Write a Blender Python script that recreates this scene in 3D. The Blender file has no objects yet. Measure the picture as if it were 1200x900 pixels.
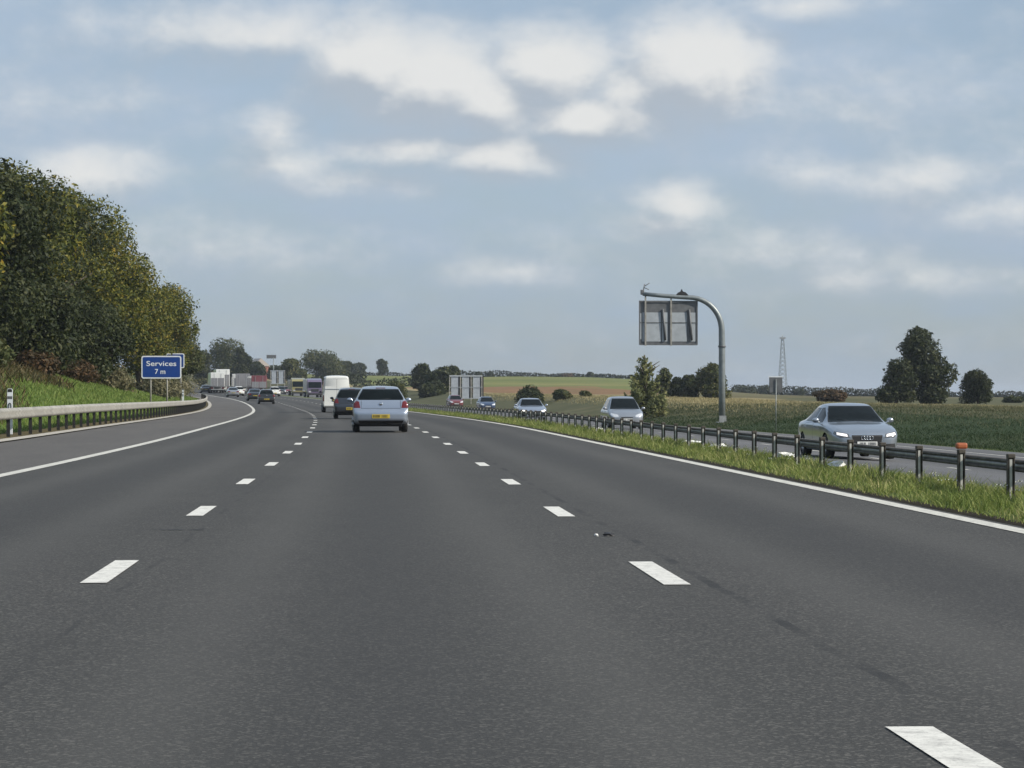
import bpy, bmesh, math, random
import numpy as np
from mathutils import Vector, Matrix

S = bpy.context.scene
COL = S.collection
R = math.radians
PI = math.pi

# ------------------------------------------------------------------ curves
def pchip(xs, ys):
    xs = np.array(xs, float); ys = np.array(ys, float)
    h = np.diff(xs); s = np.diff(ys) / h
    m = np.zeros(len(xs)); m[0] = s[0]; m[-1] = s[-1]
    for i in range(1, len(xs) - 1):
        if s[i-1] * s[i] > 0:
            w1 = 2*h[i] + h[i-1]; w2 = h[i] + 2*h[i-1]
            m[i] = (w1 + w2) / (w1/s[i-1] + w2/s[i])
    def f(x):
        x = np.asarray(x, float)
        i = np.clip(np.searchsorted(xs, x) - 1, 0, len(xs) - 2)
        t = np.clip((x - xs[i]) / h[i], 0, 1)
        a = (1 + 2*t) * (1-t)**2; b = t * (1-t)**2; c = t*t*(3-2*t); d = t*t*(t-1)
        return a*ys[i] + b*h[i]*m[i] + c*ys[i+1] + d*h[i]*m[i+1]
    return f

def sstep(a, b, x):
    t = np.clip((np.asarray(x, float) - a) / (b - a), 0, 1)
    return t*t*(3-2*t)

rise = pchip([-60, 0, 40, 60, 95, 180, 220, 250, 280, 330, 400, 450, 500, 600, 800, 1200],
             [0, 0, .02, .05, .14, .22, .33, .5, .72, 1.06, 1.55, 2.05, 2.6, 4.0, 7, 10])
def xc(d):
    d = np.asarray(d, float)
    q = np.clip(d, 40, 620) - 40
    return -(q*q)/6600 - np.clip(d - 620, 0, None) * (580/3300.)
def slope(d):
    return float(xc(d+.5) - xc(d-.5))

bankL = pchip([-50, 150, 200, 280, 400, 600], [1, 1, .9, .6, .5, .4])
LU = [-1500, -200, -60, -24, -18.5, -10.6, -9.7, -9.3, 0]
LZ = [6, 6, 4.3, 3.5, 2.8, .1, .03, 0, 0]
RU = [0, 5.8, 6.3, 7.3, 9.2, 24.6, 26.3, 35, 40, 60, 120, 400, 2500]
RZ = [0, 0, .03, 0, -.32, -1.0, -1.05, .30, .34, 0, -.6, -.5, 0]
hillX = pchip([-3000, -400, -150, -60, 0, 50, 92, 115, 140, 180, 300, 600, 3000],
              [9, 12, 13, 10, 8.2, 7.9, 7.2, 4.2, 1.2, .5, .2, .5, 1.0])
def H(u, d):
    u = np.asarray(u, float); d = np.asarray(d, float)
    l = np.interp(u, LU, LZ); l = np.where(u < -10.6, .1 + (l-.1)*bankL(d), l)
    r = np.interp(u, RU, RZ)
    z = rise(d) + np.where(u < 0, l, r)
    X = u + xc(d)
    rough = (np.sin(X*.21+d*.13)*.5 + np.sin(X*.07-d*.05+2)*.8 + np.sin(d*.33+X*.4)*.25)
    off = sstep(11, 22, np.where(u < 0, -u, u - 15))
    z = z + rough*.10*off
    E = 1.17 + hillX(X*900/np.clip(d, 300, None)) * sstep(380, 960, d)**.85 - .4*(1-sstep(380, 700, d))
    W = sstep(360, 560, d) * np.maximum(sstep(27, 60, np.abs(u - 6)), sstep(760, 900, d))
    z = z*(1-W) + E*W + rough*.25*W
    return z
def P(u, d, h=0.0):
    return Vector((float(u + xc(d)), float(d), float(H(u, d)) + h))
def spot(px, d, h=0.0):
    """point on the ground seen in photo column px at forward distance d"""
    X = (px - 437) / 2950 * d - .07
    return P(X - float(xc(d)), d, h)

# ------------------------------------------------------------------ materials
def new_mat(name):
    m = bpy.data.materials.new(name); m.use_nodes = True
    nt = m.node_tree
    return m, nt, nt.nodes['Principled BSDF'], nt.nodes, nt.links
def ramp(nt, fac, stops):
    n = nt.nodes.new('ShaderNodeValToRGB')
    el = n.color_ramp.elements
    while len(el) < len(stops): el.new(.5)
    for e, (p, c) in zip(el, stops):
        e.position = p; e.color = (*c, 1)
    nt.links.new(fac, n.inputs[0])
    return n.outputs[0]
def noise(nt, scale, detail=4, rough=.55, vec=None, mapping=None):
    n = nt.nodes.new('ShaderNodeTexNoise')
    n.inputs['Scale'].default_value = scale; n.inputs['Detail'].default_value = detail
    n.inputs['Roughness'].default_value = rough
    if vec is None:
        vec = nt.nodes.new('ShaderNodeTexCoord').outputs['Object']
    if mapping:
        mp = nt.nodes.new('ShaderNodeMapping'); mp.inputs['Scale'].default_value = mapping
        nt.links.new(vec, mp.inputs[0]); vec = mp.outputs[0]
    nt.links.new(vec, n.inputs['Vector'])
    return n.outputs['Fac']
def mixc(nt, fac, a, b, mode='MIX'):
    n = nt.nodes.new('ShaderNodeMix'); n.data_type = 'RGBA'; n.blend_type = mode
    for sock, v in ((n.inputs[0], fac), (n.inputs[6], a), (n.inputs[7], b)):
        if isinstance(v, (int, float)): sock.default_value = v
        elif isinstance(v, tuple): sock.default_value = (*v, 1)
        else: nt.links.new(v, sock)
    return n.outputs[2]
def mth(nt, op, a, b=None, c=None):
    n = nt.nodes.new('ShaderNodeMath'); n.operation = op
    for s, v in zip(n.inputs, (a, b, c)):
        if v is None: continue
        if isinstance(v, (int, float)): s.default_value = v
        else: nt.links.new(v, s)
    return n.outputs[0]
def bump(nt, h, bsdf, strength=.3, dist=.02):
    b = nt.nodes.new('ShaderNodeBump'); b.inputs['Strength'].default_value = strength
    b.inputs['Distance'].default_value = dist
    nt.links.new(h, b.inputs['Height']); nt.links.new(b.outputs[0], bsdf.inputs['Normal'])

def mat(name, col, rough=.5, metal=0.0, vary=.12, scale=6.0, coat=0.0, emit=0.0, spec=.5):
    m, nt, b, N, L = new_mat(name)
    f = noise(nt, scale, 5)
    lo = tuple(c*(1-vary) for c in col); hi = tuple(min(1, c*(1+vary)) for c in col)
    c = ramp(nt, f, [(.3, lo), (.7, hi)])
    L.new(c, b.inputs['Base Color'])
    b.inputs['Roughness'].default_value = rough; b.inputs['Metallic'].default_value = metal
    b.inputs['Coat Weight'].default_value = coat; b.inputs['Coat Roughness'].default_value = .06
    b.inputs['Specular IOR Level'].default_value = spec
    if emit:
        b.inputs['Emission Color'].default_value = (*col, 1); b.inputs['Emission Strength'].default_value = emit
    return m
def paint(name, col, metal=.0, rough=.35):
    m, nt, b, N, L = new_mat(name)
    tc = nt.nodes.new('ShaderNodeTexCoord').outputs['Object']
    f = noise(nt, 2.2, 6, .6, tc)
    # road dirt: a film of grime low on the panels
    sx = nt.nodes.new('ShaderNodeSeparateXYZ'); L.new(tc, sx.inputs[0])
    low = mth(nt, 'SUBTRACT', 1.0, mth(nt, 'MULTIPLY', sx.outputs[2], 1.6))
    dirt = mth(nt, 'MULTIPLY', mth(nt, 'MAXIMUM', low, 0.08), mth(nt, 'MULTIPLY', f, 1.1))
    dirt.node.use_clamp = True
    c = mixc(nt, dirt, col, (.09, .085, .075))
    L.new(c, b.inputs['Base Color'])
    L.new(mth(nt, 'ADD', mth(nt, 'MULTIPLY', dirt, .5), rough), b.inputs['Roughness'])
    b.inputs['Metallic'].default_value = metal
    b.inputs['Coat Weight'].default_value = 1.0; b.inputs['Coat Roughness'].default_value = .05
    return m

M = {}
M['tyre'] = mat('tyre_rubber', (.018, .018, .018), .85)
M['alloy'] = mat('alloy', (.42, .43, .45), .35, .8)
M['glass'] = mat('car_glass', (.006, .009, .010), .05, 0, .3, 2, spec=.16)
M['trim'] = mat('black_trim', (.02, .02, .021), .55)
M['chrome'] = mat('chrome', (.65, .66, .68), .18, 1)
M['redlamp'] = mat('red_lamp', (.12, .008, .010), .18, 0, .3, 20, coat=.4)
M['clearlamp'] = mat('clear_lamp', (.78, .79, .8), .14, .45, .2, 25, coat=.5)
M['litlamp'] = mat('lit_lamp', (1, .96, .88), .15, 0, .05, 25, emit=2.2)
M['lamphousing'] = mat('lamp_housing', (.16, .165, .17), .15, .5, .2, 20, coat=.5)
M['drl'] = mat('daytime_lamp', (1, .93, .9), .15, 0, .05, 25, emit=.5)
M['yplate'] = mat('yellow_plate', (.50, .37, .045), .5)
M['wplate'] = mat('white_plate', (.75, .75, .72), .5)
M['ink'] = mat('plate_ink', (.02, .02, .02), .6)
M['galv'] = mat('galvanised', (.36, .37, .37), .5, .55, .22, 9)
M['galvdark'] = mat('weathered_steel', (.095, .087, .076), .85, 0, .4, 5, spec=.25)
M['postlit'] = mat('lit_post_steel', (.5, .49, .45), .6, .2, .3, 8)
M['postdark'] = mat('dark_post_steel', (.085, .075, .062), .85, 0, .4, 8, spec=.25)
M['railpale'] = mat('dusty_rail', (.29, .28, .25), .7, .1, .3, 3)
M['signblue'] = mat('sign_blue', (.006, .045, .23), .35, 0, .1, 3)
M['signwhite'] = mat('sign_white', (.72, .75, .78), .4, 0, .06, 3)
M['signback'] = mat('sign_back_grey', (.36, .39, .415), .55, .1, .12, 2)
M['signframe'] = mat('sign_frame_grey', (.13, .135, .14), .55, .3, .2, 3)
M['bluepanel'] = mat('blue_grey_panel', (.33, .36, .40), .5, .1, .15, 2)
M['polegrey'] = mat('pole_grey', (.20, .225, .23), .45, .35, .2, 3)
M['orange'] = mat('orange_plastic', (.36, .10, .035), .5)
M['paper'] = mat('litter_paper', (.72, .72, .70), .8)
M['concrete'] = mat('concrete', (.36, .34, .30), .9, 0, .25, 5)
M['brick'] = mat('red_brick', (.27, .11, .08), .9, 0, .2, 5)
M['render'] = mat('white_render', (.38, .34, .31), .9)

def asphalt(name, base, tint, joints=True):
    m, nt, b, N, L = new_mat(name)
    uv = nt.nodes.new('ShaderNodeUVMap').outputs[0]
    tc = nt.nodes.new('ShaderNodeTexCoord').outputs['Object']
    big = noise(nt, .35, 5, .6, uv, (1, .18, 1))
    mid = noise(nt, 2.2, 6, .65, uv, (1, .35, 1))
    fine = noise(nt, 60, 4, .75, tc)
    vor = nt.nodes.new('ShaderNodeTexVoronoi'); vor.inputs['Scale'].default_value = 75
    L.new(tc, vor.inputs['Vector'])
    sep = nt.nodes.new('ShaderNodeSeparateColor'); L.new(vor.outputs['Color'], sep.inputs[0])
    stone = ramp(nt, sep.outputs[0], [(.72, (0, 0, 0)), (.97, (1, 1, 1))])
    c = ramp(nt, fine, [(.32, tuple(x*.5 for x in base)), (.68, tuple(x*1.5 for x in base))])
    c = mixc(nt, mth(nt, 'MULTIPLY', stone, .6), c, tint)
    c = mixc(nt, .8, c, ramp(nt, big, [(.3, (.68, .68, .69)), (.7, (1.08, 1.08, 1.07))]), 'MULTIPLY')
    c = mixc(nt, .5, c, ramp(nt, mid, [(.3, (.78, .78, .78)), (.7, (1, 1, 1))]), 'MULTIPLY')
    s = nt.nodes.new('ShaderNodeSeparateXYZ'); L.new(uv, s.inputs[0])
    u = s.outputs[0]
    if joints:
        # lane-centre oil band and wheel tracks repeat every lane (3.66 m), construction joint beside the right-hand lane line
        ph = mth(nt, 'MULTIPLY', mth(nt, 'ADD', u, 100*3.66), 2*PI/3.66)
        oil = mth(nt, 'MULTIPLY', mth(nt, 'ADD', mth(nt, 'COSINE', ph), 1), .5)
        oil = mth(nt, 'MULTIPLY', mth(nt, 'POWER', oil, 4), mth(nt, 'MULTIPLY', big, .75))
        c = mixc(nt, oil, c, (.026, .026, .027))
        trk = mth(nt, 'POWER', mth(nt, 'MULTIPLY', mth(nt, 'ADD', mth(nt, 'COSINE', mth(nt, 'ADD', mth(nt, 'MULTIPLY', ph, 2), PI)), 1), .5), 3)
        c = mixc(nt, mth(nt, 'MULTIPLY', trk, .34), c, (.082, .08, .075))
        wob = mth(nt, 'MULTIPLY', mth(nt, 'SUBTRACT', noise(nt, .8, 4, .6, uv, (0, 1, 1)), .5), .12)
        for j0, wd, st in ((2.06, .035, .85), (-1.60, .02, .5)):
            dd = mth(nt, 'ABSOLUTE', mth(nt, 'SUBTRACT', mth(nt, 'ADD', u, wob), j0))
            ln = mth(nt, 'LESS_THAN', dd, wd)
            brk = ramp(nt, noise(nt, .6, 5, .7, uv, (.1, 1, 1)), [(.45, (0, 0, 0)), (.6, (1, 1, 1))])
            c = mixc(nt, mth(nt, 'MULTIPLY', mth(nt, 'MULTIPLY', ln, st), brk), c, (.02, .02, .02))
    L.new(c, b.inputs['Base Color'])
    b.inputs['Roughness'].default_value = .82
    b.inputs['Specular IOR Level'].default_value = .35
    bump(nt, fine, b, .35, .012)
    return m
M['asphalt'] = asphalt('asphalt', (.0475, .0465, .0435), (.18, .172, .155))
M['shoulder'] = asphalt('shoulder_asphalt', (.095, .09, .084), (.24, .22, .2), False)
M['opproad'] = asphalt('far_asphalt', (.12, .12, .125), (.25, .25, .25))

def roadpaint(name, worn=.25, pcol=(.70, .69, .64)):
    m, nt, b, N, L = new_mat(name)
    a = noise(nt, 9, 6, .7); g = noise(nt, 60, 3, .7)
    k = mth(nt, 'MULTIPLY', ramp(nt, a, [(.45, (0, 0, 0)), (.75, (1, 1, 1))]), worn)
    k = mth(nt, 'ADD', k, mth(nt, 'MULTIPLY', ramp(nt, g, [(.52, (0, 0, 0)), (.72, (1, 1, 1))]), .45))
    L.new(mixc(nt, k, pcol, (.16, .155, .15)), b.inputs['Base Color'])
    b.inputs['Roughness'].default_value = .75
    return m
M['roadpaint'] = roadpaint('road_paint', .55, (.68, .67, .62)); M['edgepaint'] = roadpaint('edge_paint', .75, (.60, .59, .53))

def ground_mat(name, cols, s1=.12, s2=1.5, stretch=None):
    m, nt, b, N, L = new_mat(name)
    a = noise(nt, s1, 6, .6, None, stretch); f = noise(nt, s2, 6, .7, None, stretch); k = noise(nt, 14, 3, .7)
    x = mth(nt, 'ADD', mth(nt, 'MULTIPLY', a, .5), mth(nt, 'ADD', mth(nt, 'MULTIPLY', f, .33), mth(nt, 'MULTIPLY', k, .17)))
    n = len(cols)
    L.new(ramp(nt, x, [(.34 + .32*i/(n-1), c) for i, c in enumerate(cols)]), b.inputs['Base Color'])
    b.inputs['Roughness'].default_value = .95; b.inputs['Specular IOR Level'].default_value = .15
    bump(nt, f, b, .5, .1)
    return m
M['turf'] = ground_mat('turf', [(.05, .07, .018), (.075, .10, .025), (.12, .125, .042)])
M['bankturf'] = ground_mat('bank_turf', [(.05, .085, .022), (.07, .11, .03), (.10, .125, .042)], .15, 1.2)
M['shaded_soil'] = ground_mat('shaded_soil', [(.02, .016, .01), (.035, .028, .017), (.05, .042, .025)], .4, 4)  # dark soil with the shadow of the grass edge put into its colour
M['scrub'] = ground_mat('scrub_floor', [(.04, .035, .018), (.08, .065, .03), (.13, .10, .05)])
M['drygrass'] = ground_mat('dry_grass', [(.05, .06, .027), (.08, .082, .04), (.13, .12, .065)])
M['oppbank'] = ground_mat('dark_bank', [(.018, .036, .012), (.030, .050, .017), (.055, .065, .026)])
M['plough'] = ground_mat('ploughed_earth', [(.12, .09, .035), (.20, .115, .058), (.25, .15, .08)], .02, .12, (1, .35, 1))
M['crop'] = ground_mat('green_crop', [(.07, .09, .028), (.125, .145, .042), (.24, .215, .085)], .012, .05, (.3, 1, 1))
M['stubble'] = ground_mat('stubble', [(.20, .165, .085), (.25, .205, .11), (.30, .245, .135)], .03, .3)
M['pasture'] = ground_mat('rough_pasture', [(.06, .065, .028), (.11, .095, .042), (.13, .13, .055)], .02, .15)

def leaf_mat(name, stops, trans=.3, rough=.6):
    m, nt, b, N, L = new_mat(name)
    g = nt.nodes.new('ShaderNodeNewGeometry')
    clump = noise(nt, .55, 3, .6)
    r = mth(nt, 'ADD', mth(nt, 'MULTIPLY', g.outputs['Random Per Island'], .55), mth(nt, 'MULTIPLY', mth(nt, 'SUBTRACT', clump, .22), .8))
    c = ramp(nt, r, stops)
    L.new(c, b.inputs['Base Color']); b.inputs['Roughness'].default_value = rough
    b.inputs['Specular IOR Level'].default_value = .25
    t = nt.nodes.new('ShaderNodeBsdfTranslucent'); L.new(c, t.inputs[0])
    x = nt.nodes.new('ShaderNodeMixShader'); x.inputs[0].default_value = trans
    L.new(b.outputs[0], x.inputs[1]); L.new(t.outputs[0], x.inputs[2])
    L.new(x.outputs[0], nt.nodes['Material Output'].inputs[0])
    return m
M['leafA'] = leaf_mat('olive_sunlit_leaves', [(.14, (.017, .030, .007)), (.42, (.068, .084, .013)), (.66, (.17, .165, .024)), (.9, (.32, .22, .03))])  # olive leaf tones, yellow end raised to stand for sunlit leaves
M['leafB'] = leaf_mat('dark_leaves', [(.15, (.014, .023, .009)), (.5, (.033, .046, .014)), (.85, (.075, .08, .026))])
M['leafC'] = leaf_mat('mid_leaves', [(.15, (.035, .05, .016)), (.5, (.07, .085, .028)), (.85, (.14, .13, .045))])
M['leafD'] = leaf_mat('pale_leaves', [(.15, (.04, .06, .022)), (.5, (.09, .105, .035)), (.85, (.21, .20, .08))])
M['leafS'] = leaf_mat('silvery_leaves', [(.15, (.09, .11, .045)), (.5, (.19, .21, .08)), (.85, (.36, .34, .16))], .4)
M['leafR'] = leaf_mat('russet_leaves', [(.15, (.035, .03, .014)), (.5, (.075, .05, .022)), (.85, (.13, .075, .035))])
M['leafP'] = leaf_mat('pale_scrub_leaves', [(.15, (.08, .085, .04)), (.5, (.16, .15, .08)), (.85, (.28, .25, .15))])
M['hedge'] = leaf_mat('hedge_leaves', [(.2, (.02, .03, .014)), (.8, (.045, .05, .022))])
M['bark'] = mat('bark', (.07, .055, .04), .9, 0, .4, 3)
M['blade'] = leaf_mat('verge_blades', [(.1, (.095, .14, .03)), (.4, (.175, .23, .054)), (.64, (.27, .29, .09)), (.9, (.44, .40, .19))], .35)
M['bladeL'] = leaf_mat('bank_blades', [(.1, (.09, .15, .03)), (.5, (.155, .23, .048)), (.9, (.27, .29, .09))], .35)
M['bladedry'] = leaf_mat('straw_blades', [(.1, (.07, .08, .036)), (.5, (.115, .115, .056)), (.9, (.20, .18, .105))], .3)
M['bladestraw'] = leaf_mat('pale_straw_blades', [(.1, (.16, .145, .06)), (.5, (.30, .26, .13)), (.9, (.46, .40, .23))], .3)
M['bladedark'] = leaf_mat('dark_blades', [(.1, (.020, .042, .014)), (.5, (.032, .058, .018)), (.9, (.06, .072, .03))], .3)
M['bracken'] = leaf_mat('bracken_blades', [(.1, (.04, .05, .02)), (.45, (.085, .075, .03)), (.9, (.19, .13, .06))], .3)

# ------------------------------------------------------------------ object helpers
def tag(o, label=None, cat=None, group=None, kind=None):
    if label: o['label'] = label
    if cat: o['category'] = cat
    if group: o['group'] = group
    if kind: o['kind'] = kind
    return o
def empty(name, label, cat, loc=(0, 0, 0), rz=0, group=None):
    o = bpy.data.objects.new(name, None); COL.objects.link(o)
    o.location = loc; o.rotation_euler = (0, 0, rz); o.empty_display_size = .3
    return tag(o, label, cat, group)
def link(name, me, m=None, parent=None):
    if m is not None:
        for x in (m if isinstance(m, (list, tuple)) else [m]): me.materials.append(x)
    o = bpy.data.objects.new(name, me); COL.objects.link(o)
    if parent: o.parent = parent
    return o
def npmesh(name, V, F, m, parent=None, uv=None, smooth=False):
    V = np.asarray(V, np.float32).reshape(-1, 3); F = np.asarray(F, np.int32)
    k = F.shape[1]; n = len(F)
    me = bpy.data.meshes.new(name)
    me.vertices.add(len(V)); me.vertices.foreach_set('co', V.ravel())
    me.loops.add(n*k); me.loops.foreach_set('vertex_index', F.ravel())
    me.polygons.add(n); me.polygons.foreach_set('loop_start', np.arange(0, n*k, k, dtype=np.int32))
    if smooth: me.polygons.foreach_set('use_smooth', np.ones(n, bool))
    if uv is not None:
        l = me.uv_layers.new(name='UVMap')
        l.data.foreach_set('uv', np.asarray(uv, np.float32)[F.ravel()].ravel())
    me.update(calc_edges=True); me.validate()
    return link(name, me, m, parent)

class MB:
    """collects simple solids into one mesh"""
    def __init__(s): s.bm = bmesh.new()
    def box(s, c, size, rot=None, bev=0):
        r = bmesh.ops.create_cube(s.bm, size=1)
        vs = r['verts']
        mtx = Matrix.Translation(c) @ (rot.to_4x4() if rot else Matrix.Identity(4)) @ Matrix.Diagonal((*size, 1))
        bmesh.ops.transform(s.bm, matrix=mtx, verts=vs)
        if bev:
            es = list({e for v in vs for e in v.link_edges})
            bmesh.ops.bevel(s.bm, geom=es, offset=bev, segments=2, affect='EDGES', profile=.6)
        return s
    def tube(s, pts, rads, n=10, cap=True):
        pts = [Vector(p) for p in pts]
        if isinstance(rads, (int, float)): rads = [rads]*len(pts)
        rings = []
        for i, p in enumerate(pts):
            t = (pts[min(i+1, len(pts)-1)] - pts[max(i-1, 0)]).normalized()
            a = t.orthogonal().normalized() if i == 0 else (a - a.dot(t)*t).normalized()
            b = t.cross(a)
            rings.append([s.bm.verts.new(p + (a*math.cos(2*PI*k/n) + b*math.sin(2*PI*k/n))*rads[i]) for k in range(n)])
        for q, w in zip(rings, rings[1:]):
            for k in range(n):
                f = s.bm.faces.new((q[k], q[(k+1) % n], w[(k+1) % n], w[k])); f.smooth = True
        if cap:
            s.bm.faces.new(rings[0][::-1]); s.bm.faces.new(rings[-1])
        return s
    def lathe(s, prof, axis='x', c=(0, 0, 0), n=28):
        """prof: list of (along axis, radius)"""
        c = Vector(c); rings = []
        for h, r in prof:
            ring = []
            for k in range(n):
                a = 2*PI*k/n; ca, sa = math.cos(a)*r, math.sin(a)*r
                v = {'x': (h, ca, sa), 'y': (sa, h, ca), 'z': (ca, sa, h)}[axis]
                ring.append(s.bm.verts.new(c + Vector(v)))
            rings.append(ring)
        for q, w in zip(rings, rings[1:]):
            for k in range(n):
                f = s.bm.faces.new((q[k], q[(k+1) % n], w[(k+1) % n], w[k])); f.smooth = True
        return s
    def prism(s, poly, y0, y1, axis='y'):
        """extrude polygon (x,z) along y (or (y,z) along x)"""
        def mk(p, t): return (p[0], t, p[1]) if axis == 'y' else (t, p[0], p[1])
        a = [s.bm.verts.new(mk(p, y0)) for p in poly]; b = [s.bm.verts.new(mk(p, y1)) for p in poly]
        n = len(poly)
        for i in range(n): s.bm.faces.new((a[i], a[(i+1) % n], b[(i+1) % n], b[i]))
        s.bm.faces.new(a[::-1]); s.bm.faces.new(b)
        return s
    def build(s, name, m, parent=None):
        bmesh.ops.recalc_face_normals(s.bm, faces=s.bm.faces[:])
        me = bpy.data.meshes.new(name); s.bm.to_mesh(me); s.bm.free()
        return link(name, me, m, parent)
def copy_tree(o, parent=None):
    c = o.copy(); COL.objects.link(c); c.parent = parent
    for ch in list(o.children): copy_tree(ch, c)
    return c

# ------------------------------------------------------------------ ground and roads
Dl = np.unique(np.concatenate([np.arange(-40, 120, 2.5), np.arange(120, 320, 5), np.arange(320, 720, 10), np.arange(720, 1200, 30),
                               np.arange(1200, 4000, 400), [4000, 6000, 9000]])).astype(float)
Ul = np.unique(np.concatenate([[-3000, -1500, -900, -600, -400, -300, -240], np.arange(-200, -60, 14), np.arange(-60, -24, 4), np.arange(-24, -10.6, 1.4),
      [-10.6, -10.1, -9.7, -9.4, -9.2, -5, 0, 5.70, 5.76, 5.82, 6.0, 6.4, 7.3, 8.2, 9.1, 9.25, 9.4, 15, 20, 24.3, 24.5, 24.7, 26.3], np.arange(27.5, 36, 1.5), [37, 40, 44, 48, 53, 60],
      np.arange(68, 200, 10), [215, 240, 280, 340, 420, 520, 680, 900, 1300, 2000, 3500]])).astype(float)
Ug, Dg = np.meshgrid(Ul, Dl)
Zg = H(Ug, Dg)
under = ((Ug > -9.25) & (Ug < 5.78)) | ((Ug > 9.2) & (Ug < 24.6))
Zg = np.where(under, Zg - .07, Zg)
Xg = Ug + xc(Dg)
GV = np.stack([Xg, Dg, Zg], -1).reshape(-1, 3)
nu = len(Ul)
def cells(mask_fn):
    fs = []
    for i in range(len(Dl)-1):
        dm = (Dl[i]+Dl[i+1])/2
        for j in range(nu-1):
            um = (Ul[j]+Ul[j+1])/2
            if mask_fn(um, dm): fs.append((i*nu+j, i*nu+j+1, (i+1)*nu+j+1, (i+1)*nu+j))
    return np.array(fs, np.int32)
def region(u, d):
    X = u + float(xc(d))
    if d > 430 and abs(u-6) > 36 and d < 1150:
        if X/d > .118: return 'pasture'
        if X > -30 and u > 40:
            jd = d + 14*math.sin(X*.11) + 9*math.sin(X*.31 + 1)
            if jd < 480: return 'stubble'
            if jd < 590 - (40 if X/d > .085 else 0): return 'plough'
            return 'crop'
        return 'crop' if (d < 800 and X > -80) else 'pasture'
    if d >= 1150: return 'pasture'
    if u < -19: return 'scrub'
    if u < -10.4: return 'bankturf'
    if u < -9.2: return 'scrub'
    if 5.6 < u < 5.95: return 'shaded_soil'
    if u < 26.0: return 'turf'
    if u < 33 and d < 170: return 'oppbank'
    if u > 36 and d > 195 and X/d < .165: return 'stubble'
    return 'drygrass'
NAMES = {'shaded_soil': 'shaded_soil_edge', 'turf': 'ground', 'bankturf': 'embankment', 'scrub': 'woodland_floor', 'oppbank': 'far_verge', 'drygrass': 'meadow',
         'stubble': 'stubble_field', 'plough': 'ploughed_field', 'crop': 'green_field', 'pasture': 'pasture'}
for key, nm in NAMES.items():
    F = cells(lambda u, d: region(u, d) == key)
    used, inv = np.unique(F.ravel(), return_inverse=True)
    o = npmesh(nm, GV[used], inv.reshape(-1, 4), M[key], smooth=True); o['kind'] = 'structure'

def strip(name, u0, u1, d0, d1, h, m, nu_=2):
    ds = np.unique(np.concatenate([Dl[(Dl > d0) & (Dl < d1)], [d0, d1]]))
    us = np.linspace(u0, u1, nu_)
    U, D = np.meshgrid(us, ds)
    V = np.stack([U + xc(D), D, H(U, D) + h], -1).reshape(-1, 3)
    n = len(us)
    F = [(i*n+j, i*n+j+1, (i+1)*n+j+1, (i+1)*n+j) for i in range(len(ds)-1) for j in range(n-1)]
    return V, np.array(F), np.stack([U.ravel(), D.ravel()], -1)
def road(name, u0, u1, d0, d1, h, m, nu_=2):
    V, F, uv = strip(name, u0, u1, d0, d1, h, m, nu_)
    o = npmesh(name, V, F, m, uv=uv, smooth=True); o['kind'] = 'structure'; return o
road('carriageway', -5.72, 5.80, -40, 800, 0, M['asphalt'], 9)
road('hard_shoulder', -9.3, -5.72, -40, 800, 0, M['shoulder'], 4)
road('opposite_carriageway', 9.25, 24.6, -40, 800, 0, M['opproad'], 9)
road('drainage_channel', -9.62, -9.3, -40, 500, .03, M['concrete'], 2)
def joined(name, segs, m):
    Vs, Fs, UVs, k = [], [], [], 0
    for s in segs:
        V, F, uv = strip(name, *s, m)
        Vs.append(V); Fs.append(F + k); UVs.append(uv); k += len(V)
    o = npmesh(name, np.concatenate(Vs), np.concatenate(Fs), m, uv=np.concatenate(UVs)); o['kind'] = 'structure'
    return o
LW = .085
segs = []
for k in range(-4, 60):
    for uu, n0 in ((-1.83, 16.0), (1.83, 15.65)):
        s0 = n0 + 9*k
        segs.append((uu-LW, uu+LW, s0, s0+2.2, .005))
joined('lane_markings', segs, M['roadpaint'])
joined('edge_lines', [(-5.72, -5.50, -40, 700, .006), (5.50, 5.70, -40, 700, .006)], M['edgepaint'])
segs = [(9.9, 10.1, -40, 650, .006), (21.0, 21.2, -40, 650, .006)]
for k in range(-4, 50):
    for uu in (13.6, 17.3):
        segs.append((uu-.08, uu+.08, 9*k+3, 9*k+5, .005))
joined('opposite_lane_markings', segs, M['edgepaint'])

# ------------------------------------------------------------------ grass
def blades(name, n, ufn, dfn, hmin, hmax, w, lean, m, seed, keep=None, grow=None):
    g = np.random.default_rng(seed)
    u = ufn(g, n); d = dfn(g, n)
    if keep is not None:
        k = keep(u, d, g); u = u[k]; d = d[k]
    n = len(u)
    base = np.stack([u + xc(d), d, H(u, d) - .02], -1)
    hh = g.uniform(hmin, hmax, n) * g.uniform(.6, 1.15, n)
    if grow is not None: hh *= grow(u, d)
    ww = w * g.uniform(.6, 1.4, n) * (1 + d/120.)
    a = g.uniform(0, 2*PI, n); b = g.uniform(0, 2*PI, n)
    side = np.stack([np.cos(a), np.sin(a), 0*a], -1) * ww[:, None] * .5
    ln = np.stack([np.cos(b), np.sin(b), 0*b], -1) * (hh*lean*g.uniform(.2, 1.3, n))[:, None]
    up = np.stack([0*a, 0*a, hh], -1)
    mid = base + up*.55 + ln*.3
    V = np.stack([base-side, base+side, mid+side*.75, mid-side*.75, base+up+ln+side*.15, base+up+ln-side*.15], 1).reshape(-1, 3)
    i = np.arange(n)[:, None]*6
    F = np.concatenate([i+np.array([[0, 1, 2, 3]]), i+np.array([[3, 2, 4, 5]])], 0)
    o = npmesh(name, V, F, m); o['kind'] = 'stuff'
    return tag(o)
uni = lambda a, b: (lambda g, n: g.uniform(a, b, n))
near = lambda a, b, p=2.0: (lambda g, n: a + (b-a)*g.random(n)**p)
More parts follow.
